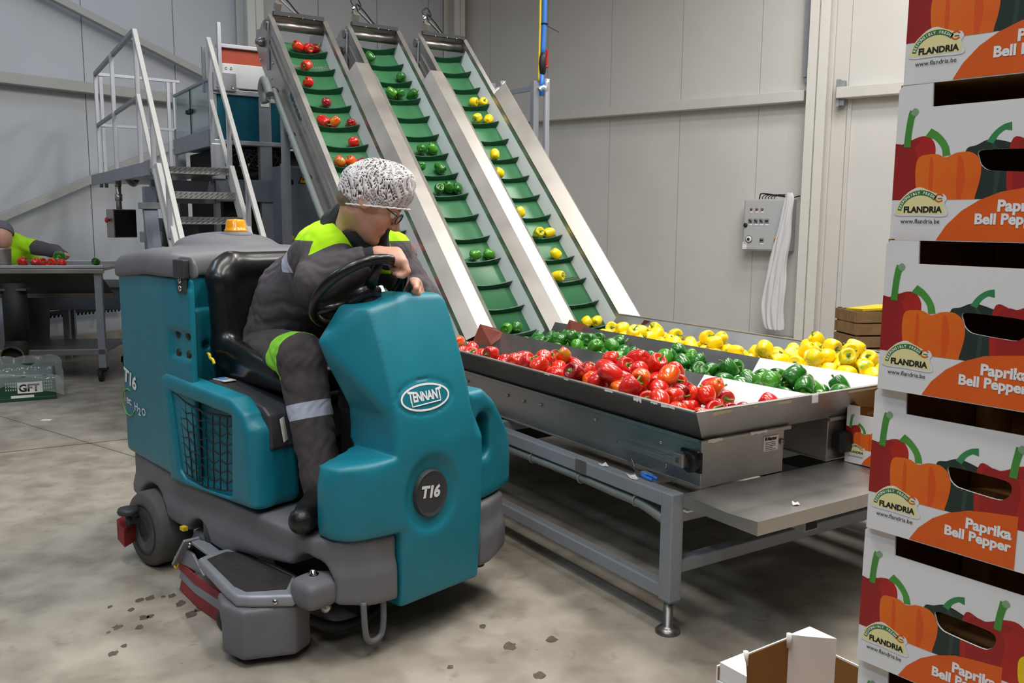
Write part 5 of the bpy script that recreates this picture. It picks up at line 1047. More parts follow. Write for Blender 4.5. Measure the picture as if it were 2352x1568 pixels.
def carton_meshes():
    C = {}; t = .0035
    # front with the hand hole and the cut-out at its top
    def plate(poly, hole=None):
        mb = MB(); b = mb.b; outer = [b.verts.new((x, 0, z)) for x, z in poly]; es = [b.edges.new((outer[i-1], outer[i])) for i in range(len(outer))]
        if hole: hv = [b.verts.new((x, 0, z)) for x, z in hole]; es += [b.edges.new((hv[i-1], hv[i])) for i in range(len(hv))]
        r = bmesh.ops.triangle_fill(b, edges=es, use_beauty=True); return mb
    ct = .845*BH; fp = [(0, 0), (BW, 0), (BW, BH-.002), (BW-.175*X, BH-.002), (BW-.18*X, ct), (.18*X, ct), (.175*X, BH-.002), (.006, BH-.002), (0, BH-.008)]
    hx0, hx1, hz0, hz1 = .418*X, .725*X, .425*BH, .560*BH; hr = .028*X*1.6
    hole = closed(px([(.425, .51), (.418, .545), (.445, .56), (.58, .557), (.70, .548), (.728, .52), (.728, .47), (.70, .430), (.66, .418), (.50, .432), (.46, .445), (.435, .475)]), 3)
    C['front'] = (plate(fp, hole), 'card_white')
    mb = MB(); mb.bx((0, t, 0), (t, BD-t, BH)); mb.bx((BW-t, t, 0), (BW, BD-t, BH)); mb.bx((0, 0.002, 0), (BW, BD, t)); mb.bx((t, BD-t, t), (BW-t, BD, BH-.002)); C['sides'] = (mb, 'card_brown')
    mb = MB(); mb.prism([(0, .002), (.046, .002), (0, .048)], lambda a, b: (a, b, t), lambda a, b: (a, b, BH-.003)); C['corner_post'] = (mb, 'card_brown')
    # the print
    L = []
    def add(m, poly, lv): L.append((m, poly, lv))
    def pepper_red(x0, w_, clipx=None):
        b = closed([(x0+.0*w_, .62), (x0+.30*w_, .60), (x0+.62*w_, .655), (x0+.85*w_, .66), (x0+w_, .60), (x0+1.0*w_, .48), (x0+.97*w_, .36), (x0+.93*w_, .24), (x0+.5*w_, .22), (x0+.05*w_, .22), (x0-.06*w_, .42)], 5)
        return px(clip_poly(b, clipx, None, .262))
    add('p_red', pepper_red(-.06, .268, .0), 1); add('p_red2', px(clip_poly(closed([(-.05, .61), (.03, .62), (.10, .59), (.125, .50), (.12, .36), (.11, .24), (.0, .22), (-.08, .4)], 5), .0, None, .262)), 1.3); add('p_red2', px(closed([(.035, .615), (.08, .645), (.125, .635), (.10, .60), (.06, .595)], 5)), 1.6)
    add('p_red2', px(clip_poly(closed([(.60, .59), (.68, .60), (.75, .57), (.775, .48), (.76, .36), (.74, .24), (.62, .22), (.585, .4)], 5), None, None, .262)), 2.3); add('p_red2', px(closed([(.69, .595), (.735, .63), (.80, .62), (.775, .58), (.72, .57)], 5)), 2.6)
    for x0, w_, d in ((.19, .014, .0), (.33, .020, .01)): add('p_orange2', px(clip_poly(closed([(x0, .535), (x0+w_, .50), (x0+w_*1.3+d, .40), (x0+w_*1.2, .28), (x0+.3*w_, .22), (x0-.2*w_, .35), (x0-.3*w_, .46)], 5), None, None, .262)), 3.4)
    add('p_green2', px(clip_poly(closed([(.47, .61), (.515, .55), (.525, .42), (.515, .26), (.50, .26), (.505, .42), (.495, .54)], 5), None, None, .262)), 1.4)
    add('p_stem', px(stroke([(.062, .60), (.066, .70), (.075, .79), (.088, .825)], [.036, .034, .036, .05])), 4); add('p_cut', px(closed([(.072, .815), (.09, .845), (.112, .825), (.095, .795)], 4)), 5)
    add('p_green', px(clip_poly(closed([(.36, .56), (.41, .59), (.47, .62), (.55, .60), (.60, .57), (.63, .50), (.62, .35), (.585, .25), (.42, .22), (.37, .4)], 5), None, None, .262)), 1)
    add('p_stem2', px(stroke([(.472, .60), (.495, .65), (.53, .685), (.565, .69)], [.035, .03, .032, .05])), 2)
    r2 = [(x, z) for x, z in pepper_red(.575, .30)]; add('p_red', r2, 2); add('p_stem', px(stroke([(.732, .575), (.738, .66), (.748, .73), (.758, .765)], [.036, .034, .036, .05])), 4); add('p_cut', px(closed([(.742, .755), (.76, .785), (.782, .765), (.765, .735)], 4)), 5)
    add('p_yel', px(clip_poly(closed([(.84, .40), (.87, .475), (.95, .50), (1.03, .49), (1.12, .40), (1.08, .24), (.88, .24)], 5), None, BW/X-.004, .262)), 3)
    add('p_stem', px(stroke([(.93, .48), (.91, .55), (.885, .60)], [.03, .03, .04])), 4)
    add('p_orange', px(clip_poly(closed([(.115, .46), (.128, .53), (.175, .548), (.225, .545), (.265, .525), (.32, .55), (.385, .55), (.43, .50), (.44, .41), (.42, .28), (.40, .22), (.16, .22), (.125, .33)], 5), None, None, .262)), 3)
    add('p_stem', px(stroke([(.268, .535), (.255, .595), (.215, .655), (.168, .685)], [.038, .036, .04, .058])), 4)
    wv = [(.245, .006), (.29, .10), (.36, .19), (.44, .255), (.54, .305), (.64, .325), (.772, .345), (.772, .006)]; add('p_wave', px(wv), 5)
    add('card_white', px(closed([(.018, .168), (.05, .26), (.09, .315), (.14, .342), (.185, .325), (.235, .30), (.27, .295), (.285, .265), (.275, .235), (.288, .16), (.15, .16)], 6)), 6)
    cream = [(.022+.0, .172)]+[(.152-.128*math.cos(a), .172+.158*math.sin(a)) for a in [k*math.pi/20 for k in range(1, 20)]]+[(.28, .172)]; add('p_cream', px(cream), 7)
    arc = [(.152-.118*math.cos(a), .178+.145*math.sin(a)) for a in [.12+k*2.25/20 for k in range(21)]]+[(.152-.098*math.cos(a), .178+.112*math.sin(a)) for a in [.12+k*2.25/20 for k in range(20, -1, -1)]]; add('p_dkgreen', px(arc), 8)
    add('p_wave', px([(.247+.024*math.cos(a), .272+.028*math.sin(a)) for a in [.5+k*5.2/20 for k in range(21)]]+[(.247+.016*math.cos(a), .272+.018*math.sin(a)) for a in [.5+k*5.2/20 for k in range(20, -1, -1)]]), 8)
    add('p_dkgreen', px([(.24, .265), (.262, .265), (.262, .272), (.24, .272)]), 8)
    names = []; mb = MB(); hole2 = [((hole[i-1][0]*(3-k)+hole[i][0]*k)/3, (hole[i-1][1]*(3-k)+hole[i][1]*k)/3) for i in range(len(hole)) for k in range(3)]
    hb = (min(x for x, z in hole), max(x for x, z in hole))
    for m, poly, lv in L:
        if m not in names: names.append(m)
        mb.mi = names.index(m); y = -.0001*lv-.0018
        b2 = bmesh.new(); vs = [b2.verts.new((x, y, z)) for x, z in poly]; es = [b2.edges.new((vs[i-1], vs[i])) for i in range(len(vs))]
        bmesh.ops.remove_doubles(b2, verts=b2.verts, dist=1e-6); bmesh.ops.triangle_fill(b2, edges=b2.edges[:], use_beauty=True); b2.verts.index_update()
        # keep the hand hole open: subdivide and drop what lies inside it
        if max(x for x, z in poly) > hb[0] and lv < 6 and m != 'p_wave':
            bmesh.ops.subdivide_edges(b2, edges=b2.edges[:], cuts=5, use_grid_fill=True)
            bmesh.ops.triangulate(b2, faces=b2.faces[:])
            for it in range(5):
                big = [e for e in b2.edges if e.calc_length() > .0016 and any(abs(math.hypot((v.co.x-h_[0]), (v.co.z-h_[1]))) < max(.004, e.calc_length()) for v in e.verts for h_ in hole2)]
                if not big: break
                bmesh.ops.subdivide_edges(b2, edges=big, cuts=1); bmesh.ops.triangulate(b2, faces=b2.faces[:])
            def ins(c):
                r = False
                for i in range(len(hole)):
                    (x1, z1), (x2, z2) = hole[i-1], hole[i]
                    if (z1 > c.z) != (z2 > c.z) and c.x < (x2-x1)*(c.z-z1)/(z2-z1)+x1: r = not r
                return r
            bmesh.ops.delete(b2, geom=[f for f in b2.faces if ins(f.calc_center_median())], context='FACES')
        b2.verts.index_update(); mb.faces([v.co.copy() for v in b2.verts], [[v.index for v in f.verts] for f in b2.faces]); b2.free()
    C['printed_peppers'] = (mb, names)
    mb = MB(); wb = MB(); pb = MB()
    def fit(m_, txt, x0, x1, z, bold=0.0):
        vs, fs = text_bm(txt, .02, bold=bold); a = min(v.x for v in vs); k = (x1-x0)*X/(max(v.x for v in vs)-a); m_.faces([(x0*X+(v.x-a)*k, -.0028, z*BH+v.y*k) for v in vs], fs)
    fit(mb, 'FLANDRIA', .068, .266, .182, .0009); fit(wb, 'www.flandria.be', .054, .258, .112, .0001)
    ab = MB(); arc_t = 'RESPONSIBLY FRESH'
    for i, ch in enumerate(arc_t):
        if ch == ' ': continue
        a = .18+2.1*(i+.5)/len(arc_t); cx, cz = .152-.108*math.cos(a), .178+.1285*math.sin(a); r = a-math.pi/2
        put_text(ab, ch, lambda x, y: (cx*X+x*math.cos(r)+(y-.0018)*math.sin(r), -.0028, cz*BH-x*math.sin(r)*-1*-1+(y-.0018)*math.cos(r)), .0055, bold=.0002, align='CENTER')
    fit(pb, 'Paprika', .530, .750, .190, .0008); fit(pb, 'Bell Pepper', .428, .752, .112, .0008)
    C['small_lettering'] = (wb, ['ink']); C['brand_lettering'] = (mb, ['ink']); C['product_name'] = (pb, ['white_ink']); C['arc_lettering'] = (ab, ['white_ink']); return C
CM = {}
for k, (mb, m) in carton_meshes().items():
    me = mb.mesh(k, fix=(k in ('front', 'sides', 'corner_post')))
    for x in (m if isinstance(m, list) else [m]): me.materials.append(M[x])
    CM[k] = me
CP = None
def carton(loc, rz, label, group):
    r = thing('pepper_carton', label, 'carton', loc, rz, group)
    f = obj('front_panel', CM['front'], r); s_ = f.modifiers.new('s', 'SOLIDIFY'); s_.thickness = .0035; s_.offset = 0
    obj('box_body', CM['sides'], r); [setattr(q, 'location', (x, y, 0)) or setattr(q, 'rotation_euler', (0, 0, a)) for x, y, a in ((.0035, .0035, 0), (BW-.0035, .0035, math.pi/2), (BW-.0035, BD-.0035, math.pi), (.0035, BD-.0035, -math.pi/2)) for q in (obj('corner_post', CM['corner_post'], r),)]
    p = obj('printed_peppers', CM['printed_peppers'], f); [obj(k_, CM[k_], f) for k_ in ('brand_lettering', 'small_lettering', 'product_name', 'arc_lettering')]
    return r
BYAW = math.radians(-52)   # front edge runs toward the viewer's right
G = 'printed pepper cartons stacked at the right'
for k, (x, y, z, dr, lb) in enumerate([(.605, 1.412, 1.708, 4, 'topmost printed pepper carton of the tall stack at the right, cut by the frame'), (.598, 1.409, 1.4705, 1, 'second printed pepper carton from the top of the tall right stack'), (.588, 1.395, 1.235, -1, 'third pepper carton from the top, yellow crate seen through its hand hole'),
        (.592, 1.412, .997, 0, 'fourth pepper carton from the top, whole two-line product name showing'), (.596, 1.425, .7585, 0, 'fifth pepper carton from the top, near the bottom of the frame'), (.606, 1.44, .521, 1, 'lowest printed carton seen, only its upper left corner in the frame'), (.600, 1.43, .2835, 0, 'pepper carton low in the right stack under the lowest seen one'), (.600, 1.43, .046, 0, 'bottom pepper carton of the right stack on its pallet')]):
    carton((x, y, z), BYAW+math.radians(dr), lb, G)
mk('pallet_wood', '#8a6b45', 0.85, var=.35, scale=5, stretch=(1, 8, 1))
def pallet(loc, rz, w_, d, h, label):
    o = thing('pallet', label, 'pallet', loc, rz)
    for k in range(5):
        mb = MB(); x = (k+.5)*w_/5; mb.bx((x-w_/13, 0, h-.02), (x+w_/13, d, h)); mb.build('deck_board', 'pallet_wood', o)
    for y in (.0, d/2-.04, d-.08):
        mb = MB(); mb.bx((0, y, 0), (w_, y+.08, h-.021)); mb.build('stringer', 'pallet_wood', o)
    return o
pallet((.58, 1.42, 0), BYAW, .42, .5, .045, 'low wooden pallet under the tall stack of pepper cartons')
# carton on the drip tray, half hidden by the stack
cq = carton(TW(.915, -.03, .531), BYAW+math.radians(2), 'small-looking printed pepper carton standing on the steel drip tray behind the stack', 'printed pepper cartons on the hopper')
for k, (x, y) in enumerate(((.08, .14), (.17, .12), (.26, .15))): pass
mb = MB(); mb.box((0, 0, 0), (.06, .05, .04)); mb.b.free()
# open white carton at the lower edge
oc = thing('open_carton', 'open empty white carton with brown inside at the bottom of the frame', 'carton', (.535, 2.135, .145), math.radians(34.5))
OW, OD, OH = .375, .40, .225
mk('card_in', '#8d6531', .85, var=.05)
def two_side(lo, hi, inner, name):
    mb = MB(); mb.bx(lo, hi); o = mb.build(name, 'card_white', oc); mb = MB(); mb.bx(*inner); mb.build('lining', 'card_in', o)
two_side((0, 0, 0), (OW, .004, OH-.006), ((.002, -.0015, .004), (OW-.002, -.0003, OH-.009)), 'back_wall')
two_side((OW-.004, -OD, 0), (OW, 0, OH-.045), ((OW-.0055, -OD, .004), (OW-.0043, -.002, OH-.05)), 'side_wall')
two_side((0, -OD, 0), (.004, 0, OH-.045), ((.0043, -OD, .004), (.0055, -.002, OH-.05)), 'side_wall')
mb = MB(); mb.bx((0, -OD, 0), (OW, 0, .004)); mb.build('base', 'card_in', oc)
mb = MB(); mb.bx((0, -OD-.004, 0), (OW, -OD, OH-.045)); mb.build('front_wall', 'card_white', oc)
for x, y, sx, sy in ((.006, -.002, 1, -1), (OW-.006, -.002, -1, -1), (.006, -OD+.006, 1, 1), (OW-.006, -OD+.006, -1, 1)):
    mb = MB(); c_ = .088; mb.prism([(x, y), (x+sx*c_, y), (x+sx*c_*.62, y+sy*c_*.42), (x+sx*c_*.42, y+sy*c_*.62), (x, y+sy*c_)], lambda a, b: (a, b, .004), lambda a, b: (a, b, OH+.004)); mb.build('corner_post', 'card_white', oc)
mb = MB(); mb.cyl((.10, -.006, OH-.03), (.10, -.006, OH+.008), .007, 10); mb.cyl((OW-.10, -.006, OH-.03), (OW-.10, -.006, OH+.010), .007, 10); mb.build('rolled_flap', 'card_white', oc)
pallet((.50, 2.17, 0), math.radians(-55.5), .45, .50, .144, 'wooden pallet under the open white carton')
# ---------------------------------------------------------------- grader, stairs and sorting table at the back left
mk('teal_glass', '#8fb0b4', .08, alpha=.55, coat=.3); mk('teal_panel', '#0f5468', .3, coat=.2); mk('white_panel', '#e4e6ea', .5); mk('red_panel', '#b1452b', .5); mk('blue_grey', '#7f8694', .45, .2, var=.1); mk('tread', '#a9a9a8', .4, .6, var=.15)
gd = thing('grading_machine', 'grey framed sorting machine with teal panels behind the stairs', 'sorting machine', F0, YT)
def gbox(name, lo, hi, m, bevel=.004, parent=None, **kw):
    mb = MB(); mb.bx(lo, hi); return mb.build(name, m, parent or gd, bevel, **kw)
for x0, x1, y, z in ((-.21, -.17, 5.2, 2.52), (.17, .27, 5.2, 2.5), (.40, .47, 5.45, 2.45), (-.21, -.13, 6.5, 2.3), (1.9, 2.0, 5.2, 2.3), (1.9, 2.0, 6.5, 2.3)): gbox('post', (x0, y, 0), (x1, y+.08, z), 'frame_grey')
gbox('post_face', (-.235, 5.16, 1.80), (-.13, 5.2, 2.08), 'alu')
gbox('top_rail', (-.21, 5.19, 2.475), (.6, 5.25, 2.515), 'alu'); gbox('panel_rail', (-.21, 5.19, 2.08), (2.0, 5.25, 2.115), 'alu')
gbox('front_panel', (-.17, 5.215, 2.115), (.17, 5.23, 2.475), 'teal_panel'); gbox('front_panel', (.27, 5.215, 2.115), (1.9, 5.23, 2.44), 'teal_panel')
gbox('cross_beam', (-.21, 5.18, 1.62), (2.0, 5.28, 1.80), 'blue_grey'); gbox('cross_beam', (-.7, 5.20, 1.60), (-.21, 5.28, 1.78), 'blue_grey')
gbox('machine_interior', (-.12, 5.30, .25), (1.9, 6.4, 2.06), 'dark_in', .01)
mb = MB()
for k in range(26): mb.tube(bez([(-.1+random.uniform(0, .5), 5.285, 2.05), (-.05+random.uniform(0, .5), 5.27, 1.95), (-.1+random.uniform(0, .6), 5.285, 1.81)]), .006, 6)
mb.build('cables', 'black', gd)
for k in range(7): gbox('valve', (.0+.07*k+random.uniform(0, .03), 5.27, 1.90+random.uniform(0, .03)), (.03+.07*k, 5.295, 1.94), 'galv', .002)
gbox('drive_unit', (-.6, 5.35, 1.25), (-.3, 5.6, 1.48), 'scrub_dark', .02); gbox('drive_unit', (-.45, 5.3, .95), (-.16, 5.6, 1.2), 'black', .02)
# glass enclosure on its left
gbox('side_sill', (-.24, 5.25, 2.06), (-.20, 6.5, 2.20), 'galv'); gbox('top_edge', (-.235, 5.25, 2.575), (-.205, 6.45, 2.60), 'galv')
for a, b in ((5.27, 5.84), (5.86, 6.43)): gbox('glass_pane', (-.226, a, 2.20), (-.216, b, 2.575), 'teal_glass', 0)
gbox('pane_joint', (-.23, 5.842, 2.19), (-.212, 5.858, 2.58), 'black', 0)
mb = MB(); mb.bar((-.235, 5.74, 2.385), (-.235, 5.96, 2.395), .02, .03); mb.cyl((-.22, 5.80, 2.39), (-.25, 5.80, 2.39), .02, 10); mb.cyl((-.22, 5.90, 2.39), (-.25, 5.90, 2.39), .02, 10); mb.build('latch', 'black', gd)
gbox('top_shelf', (-.20, 5.3, 2.08), (.5, 6.4, 2.10), 'galv')
# infeed box on top
gbox('infeed_side', (-.13, 5.19, 2.53), (.30, 5.23, 2.72), 'white_panel', .006); gbox('red_side', (-.12, 5.22, 2.72), (.42, 5.25, 2.84), 'red_panel'); gbox('edge_strip', (-.16, 5.19, 2.84), (.36, 5.24, 2.87), 'alu'); gbox('corner_plate', (-.20, 5.165, 2.50), (-.02, 5.185, 2.64), 'galv', .003); gbox('corner_post', (-.165, 5.13, 2.50), (-.135, 5.17, 3.02), 'alu'); gbox('short_post', (-.235, 5.35, 2.50), (-.205, 5.38, 2.86), 'galv'); gbox('slot_frame', (.03, 5.24, 2.515), (.34, 5.28, 2.535), 'brown_rubber', .002)
for x, z in ((-.17, 2.53), (-.05, 2.525), (-.09, 2.68), (-.05, 2.68), (-.09, 2.60), (-.05, 2.60)):
    mb = MB(); mb.lathe([(0, 0), (.012, 0), (.01, .006), (0, .007)], (x, 5.165 if z < 2.55 else 5.19, z), axis_to((0, -1, 0)), 10); mb.build('bolt', 'chrome', gd)
pl = gbox('name_plate', (.185, 5.195, 2.40), (.255, 5.199, 2.465), 'paper', 0); mb = MB(); put_text(mb, 'Manter', lambda x, y: (.192+x, 5.194, 2.448+y), .016, bold=.0008); mb.build('lettering', 'ink', pl, fix=False)
# control cabinet with the warning sign
cb = thing('control_cabinet', 'grey control cabinet with yellow warning triangle beside the nearest conveyor', 'cabinet', F0, YT)
gbox('cabinet_body', (.245, 4.90, .25), (.80, 5.15, 1.91), 'blue_grey', .008, cb); gbox('cabinet_frame', (.235, 4.885, .25), (.275, 4.905, 1.925), 'galv', .004, cb); gbox('door', (.285, 4.885, .26), (.79, 4.9, 1.90), 'blue_grey', .006, cb)
for y in (.3, .7):
    mb = MB(); mb.bx((y, 4.92, 0), (y+.06, 5.1, .25)); mb.build('foot', 'frame_grey', cb)
gbox('lock', (.305, 4.878, 1.76), (.335, 4.886, 1.80), 'black', .003, cb)
mb = MB(); mb.prism([(.375, 1.770), (.457, 1.770), (.416, 1.848)], lambda a, b: (a, 4.884, b), lambda a, b: (a, 4.881, b)); sg = mb.build('warning_sign', 'black', cb); mb = MB(); mb.prism([(.387, 1.777), (.445, 1.777), (.416, 1.832)], lambda a, b: (a, 4.881, b), lambda a, b: (a, 4.880, b)); mb.build('yellow_field', 'amber', sg)
mb = MB(); mb.prism([(.420, 1.822), (.408, 1.800), (.416, 1.800), (.412, 1.782), (.424, 1.805), (.416, 1.805), (.426, 1.822)], lambda a, b: (a, 4.880, b), lambda a, b: (a, 4.879, b)); mb.build('flash_symbol', 'black', sg)
gbox('yellow_sticker', (.305, 4.882, 1.315), (.33, 4.885, 1.345), 'yellow', 0, cb)
# steel stairs with handrails and the landing
st = thing('steel_stairs', 'light grey steel stairs with handrails leading up to the sorting machine', 'stairs', F0, YT)
S0, Z0, S1 = 4.66, 1.86, 4.66-1.86/1.2
def step_tread(s, z):
    mb = MB(); mb.bx((-.73, s, z-.035), (-.24, s+.21, z)); mb.bx((-.73, s, z-.05), (-.24, s+.006, z)); o = mb.build('tread', 'tread', st)
    mb = MB(); rn = random.Random(int(z*100))
    for i in range(13):
        for j in range(2): mb.bar((-.72+.037*i, s-.002, z-.045+.022*j+.003), (-.70+.037*i, s-.002, z-.03+.022*j+.003), .003, .006, (0, 1, 0))
        for j in range(4): mb.bar((-.72+.037*i, s+.02+.045*j, z+.002), (-.70+.037*i, s+.045+.045*j, z+.002), .006, .003)
    mb.build('tread_pattern', 'chrome', o)
for k in range(10): step_tread(S0-.153*k, Z0-.184*k)
for t in (-.765, -.24):
    mb = MB(); mb.prism([(S0+.14, Z0+.02), (S0-.02, Z0+.02), (S1-.04, -.0), (S1+.12, 0)], lambda a, b: (t, a, max(b, .0)), lambda a, b: (t+.035, a, max(b, .0))); mb.build('stringer', 'wall_trim', st, .003)
def rail(p, q, w_=.034, m='alu', nm='handrail'): mb = MB(); mb.bar(p, q, w_, w_); return mb.build(nm, m, st, .003)
for t in (-.765, -.215):
    top = lambda s: 2.9-(5.22-s)*1.21
    rail((t, 5.22, 2.9), (t, 3.5, top(3.5)), m='wall_trim'); rail((t, 5.20, 2.42), (t, 3.62, top(3.62)-.45), .03, 'wall_trim', 'mid_rail')
    for s in (5.2, 4.72, 4.28, 3.85): rail((t, s, max(0.02, (s-S1)*1.2-.06 if s < 4.7 else 1.80)), (t, s, top(s)), .032, 'alu', 'rail_post')
mb = MB(); mb.bx((-.78, 4.80, 1.82), (-.24, 7.72, 1.85)); mb.build('landing', 'tread', st, .003); mb = MB(); mb.bx((-.79, 4.82, 1.80), (-.775, 7.7, 1.90)); mb.build('toe_board', 'galv', st)
rail((-.765, 5.22, 2.9), (-.70, 7.70, 2.9), .034, 'galv'); rail((-.765, 5.22, 2.40), (-.70, 7.70, 2.40), .03, 'galv', 'mid_rail'); rail((-.70, 7.7, 2.9), (.12, 7.75, 2.9), .03, 'alu'); rail((-.70, 7.7, 2.4), (.12, 7.75, 2.4), .026, 'alu', 'mid_rail')
for t, s in ((-.70, 7.70), (-.65, 7.72), (-.75, 6.40), (.0, 7.75), (.06, 7.75)): rail((t, s, 1.78), (t, s, 2.9), .034, 'alu', 'rail_post')
for t, s in ((-.80, 4.95), (-.30, 7.6)):
    mb = MB(); mb.bx((t, s, 0), (t+.09, s+.09, 1.72)); mb.build('support_leg', 'blue_grey', st, .004)
mb = MB(); mb.bar((-.76, 5.0, 1.60), (-.76, 4.45, .05), .06, .10, (1, 0, 0)); mb.build('support_leg', 'blue_grey', st, .004)
for z0, z1 in ((1.30, 1.38), (1.55, 1.60)): mb = MB(); mb.bx((-.83, 4.93, z0), (-.69, 5.06, z1)); mb.build('bracket', 'galv', st, .004)
# operator terminal hanging by the stairs
mo = thing('operator_terminal', 'stainless box with dark screen and red button hanging left of the stairs', 'terminal', (-3.50, 8.0, 1.43), math.radians(48))
mb = MB(); mb.bx((-.11, -.05, -.125), (.10, .09, .125)); mb.build('housing', 'steel_bright', mo, .004); mb = MB(); mb.bx((-.10, -.056, -.118), (.094, -.05, .118)); mb.build('screen', 'black', mo, .002)
mb = MB(); mb.lathe([(0, 0), (.012, 0), (.012, .02), (.024, .022), (.022, .036), (0, .04)], (-.11, .02, .03), axis_to((-1, 0, 0)), 16); mb.build('red_button', 'red', mo)
mb = MB(); mb.cyl((-.02, .02, .125), (-.02, .02, .34), .024, 16); mb.cyl((-.02, .02, .20), (-.02, .02, .26), .032, 16); mb.tube(bez([(-.02, .02, .33), (-.01, .03, .40), (.06, .05, .42), (.16, .10, .36), (.24, .14, .44), (.30, .2, .46)]), .03, 12); mb.build('support_pipe', 'steel', mo)
# sorting table with casters
tb = thing('sorting_table', 'stainless sorting table on casters at the left with a lower shelf rail', 'table', (-3.69, 7.95, 0), math.radians(9)); tb.scale = (1, 1, .952)
def tbx(name, lo, hi, m, bevel=.004, **kw): mb = MB(); mb.bx(lo, hi); return mb.build(name, m, tb, bevel, **kw)
tbx('tabletop', (-2.2, -.02, 1.06), (.02, .9, 1.085), 'steel_bright'); tbx('edge_rail', (-2.2, -.03, 1.085), (.02, -.005, 1.11), 'alu'); tbx('edge_rail', (-2.2, .88, 1.085), (.02, .905, 1.11), 'alu'); tbx('front_edge', (-2.2, -.035, 1.035), (.02, -.01, 1.075), 'steel_bright')
mb = MB(); mb.faces([(-2.2, .06, 1.04), (-.05, .06, 1.04), (-.05, .5, .80), (-2.2, .5, .80)], [(0, 1, 2, 3)]); o = mb.build('under_hopper', 'steel_dark', tb); s_ = o.modifiers.new('s', 'SOLIDIFY'); s_.thickness = .004
tbx('hopper_edge', (-2.2, .48, .76), (-.05, .52, .81), 'steel_dark')
for x, y in ((-.04, 0), (-.04, .8), (-2.1, 0), (-2.1, .8)):
    lg = tbx('leg', (x-.035, y, .125), (x+.03, y+.05, 1.04), 'galv')
    mb = MB(); mb.bx((x-.04, y-.005, .105), (x+.035, y+.06, .13)); mb.cyl((x-.03, y+.0, .055), (x+.0, y+.0, .055), .055, 20); mb.bar((x-.035, y+.02, .11), (x-.035, y, .05), .006, .05, (1, 0, 0)); mb.bar((x+.005, y+.02, .11), (x+.005, y, .05), .006, .05, (1, 0, 0)); mb.build('caster', 'rubber', lg)
tbx('shelf_rail', (-2.2, .0, .255), (0, .04, .31), 'steel_bright'); tbx('shelf', (-2.2, .04, .28), (0, .82, .30), 'steel_dark')
# waste chute under it
ch = thing('waste_chute', 'black plastic chute pipe hanging below the sorting table', 'pipe', (-4.43, 7.80, 0), math.radians(9)); ch.scale = (1, 1, .95)
mb = MB(); mb.cyl((0, .05, .36), (0, .05, .95), .10, 26); mb.tube(bez([(0, .05, .40), (0, .03, .34), (0, -.04, .285), (0, -.10, .262)]), .10, 22, cap=False); mb.build('pipe', 'rubber', ch)
mb = MB(); mb.tube([(.098*math.cos(a), -.10-.03*math.sin(a)*0, .262+.098*math.sin(a)*1.0) for a in [2*math.pi*k/24 for k in range(24)]], .008, 6, True); mb.lathe([(0, 0), (.095, 0), (0, .001)], (0, -.07, .27), axis_to((0, -1, .2)), 20); mb.build('torn_rim', 'pallet_wood', ch); mb = MB(); mb.lathe([(0, 0), (.094, 0), (.094, .002), (0, .002)], (0, -.085, .265), axis_to((0, -1, .15)), 22); mb.build('pipe_mouth', 'dark_in', ch); mb = MB(); mb.bx((-.13, -.04, .88), (.13, .14, .90)); mb.build('collar', 'steel_dark', ch)
bk = thing('steel_bucket', 'small stainless bucket standing on the sorting table before the bending worker', 'bucket', (-4.62, 7.98, 1.034), 0); mb = MB(); mb.lathe([(0, 0), (.088, 0), (.095, .16), (.098, .165), (.092, .165), (.085, .01), (0, .01)], (0, 0, 0)); mb.build('pail', 'steel', bk)
for i, (x, c, r, lb) in enumerate([(-4.39, 'r', .05, 'leftmost red pepper on the sorting table by the worker’s hand'), (-4.30, 'o', .045, 'second red pepper from the left on the sorting table'), (-4.22, 'r', .045, 'third red pepper from the left on the sorting table'), (-4.15, 'o', .046, 'red pepper lying in front of the big green one on the sorting table'), (-4.04, 'r', .042, 'rightmost red pepper on the sorting table')]): pepper((x, 7.93+.05*(i % 2), 1.034+r), c, r, lb, 'peppers on the sorting table', 3)
pepper((-4.12, 8.05, 1.125), 'g', .062, 'big green pepper on top of the red ones on the sorting table', 'peppers on the sorting table', 2, (1.5, .2, .4)); pepper((-3.86, 8.2, 1.075), 'g', .04, 'small green pepper alone at the right end of the sorting table', 'peppers on the sorting table', 0)
# second worker bending over the table
mk('beanie', '#6a6670', .9)
def f_w2(p):
    d = s_ell(p, (-4.63, 8.40, 1.30), (.085, .10, .125)); d = smin(d, s_cap(p, (-4.65, 8.5, 1.24), (-4.70, 8.65, 1.18), .06, .07), .03)
    d = smin(d, s_cap(p, (-4.70, 8.62, 1.15), (-4.75, 8.98, .98), .15, .15), .05); d = smin(d, s_cap(p, (-4.52, 8.62, 1.20), (-4.20, 8.52, 1.15), .06, .05), .04); d = smin(d, s_cap(p, (-4.20, 8.52, 1.15), (-3.99, 8.32, 1.12), .045, .03), .02)
    d = smin(d, s_cap(p, (-4.86, 8.62, 1.18), (-4.90, 8.42, 1.13), .06, .045), .04)
    for s in (-.1, .1): d = smin(d, s_cap(p, (-4.75+s, 9.0, .95), (-4.75+s, 8.98, .09), .10, .06), .04); d = smin(d, s_cap(p, (-4.75+s, 8.98, .05), (-4.75+s, 8.82, .045), .045, .04), .03)
    k = W3((-3.99, 8.32, 1.125))
    for i in range(4): a = k+W3((.02+.008*i, -.01-.016*i, .0)); b = a+W3((.03, -.035, -.004)); d = smin(d, np.minimum(s_cap(p, k, a, .014, .010), s_cap(p, a, b, .010, .008)), .004)
    return d
w2 = obj('person', surf(f_w2, (-5.1, 8.2, -.01), (-3.9, 9.2, 1.52), .011), None, ['skin']); w2.location = (-.20, 0, 0); tag(w2, 'person in neon yellow top and grey cap bending over the sorting table', 'person')
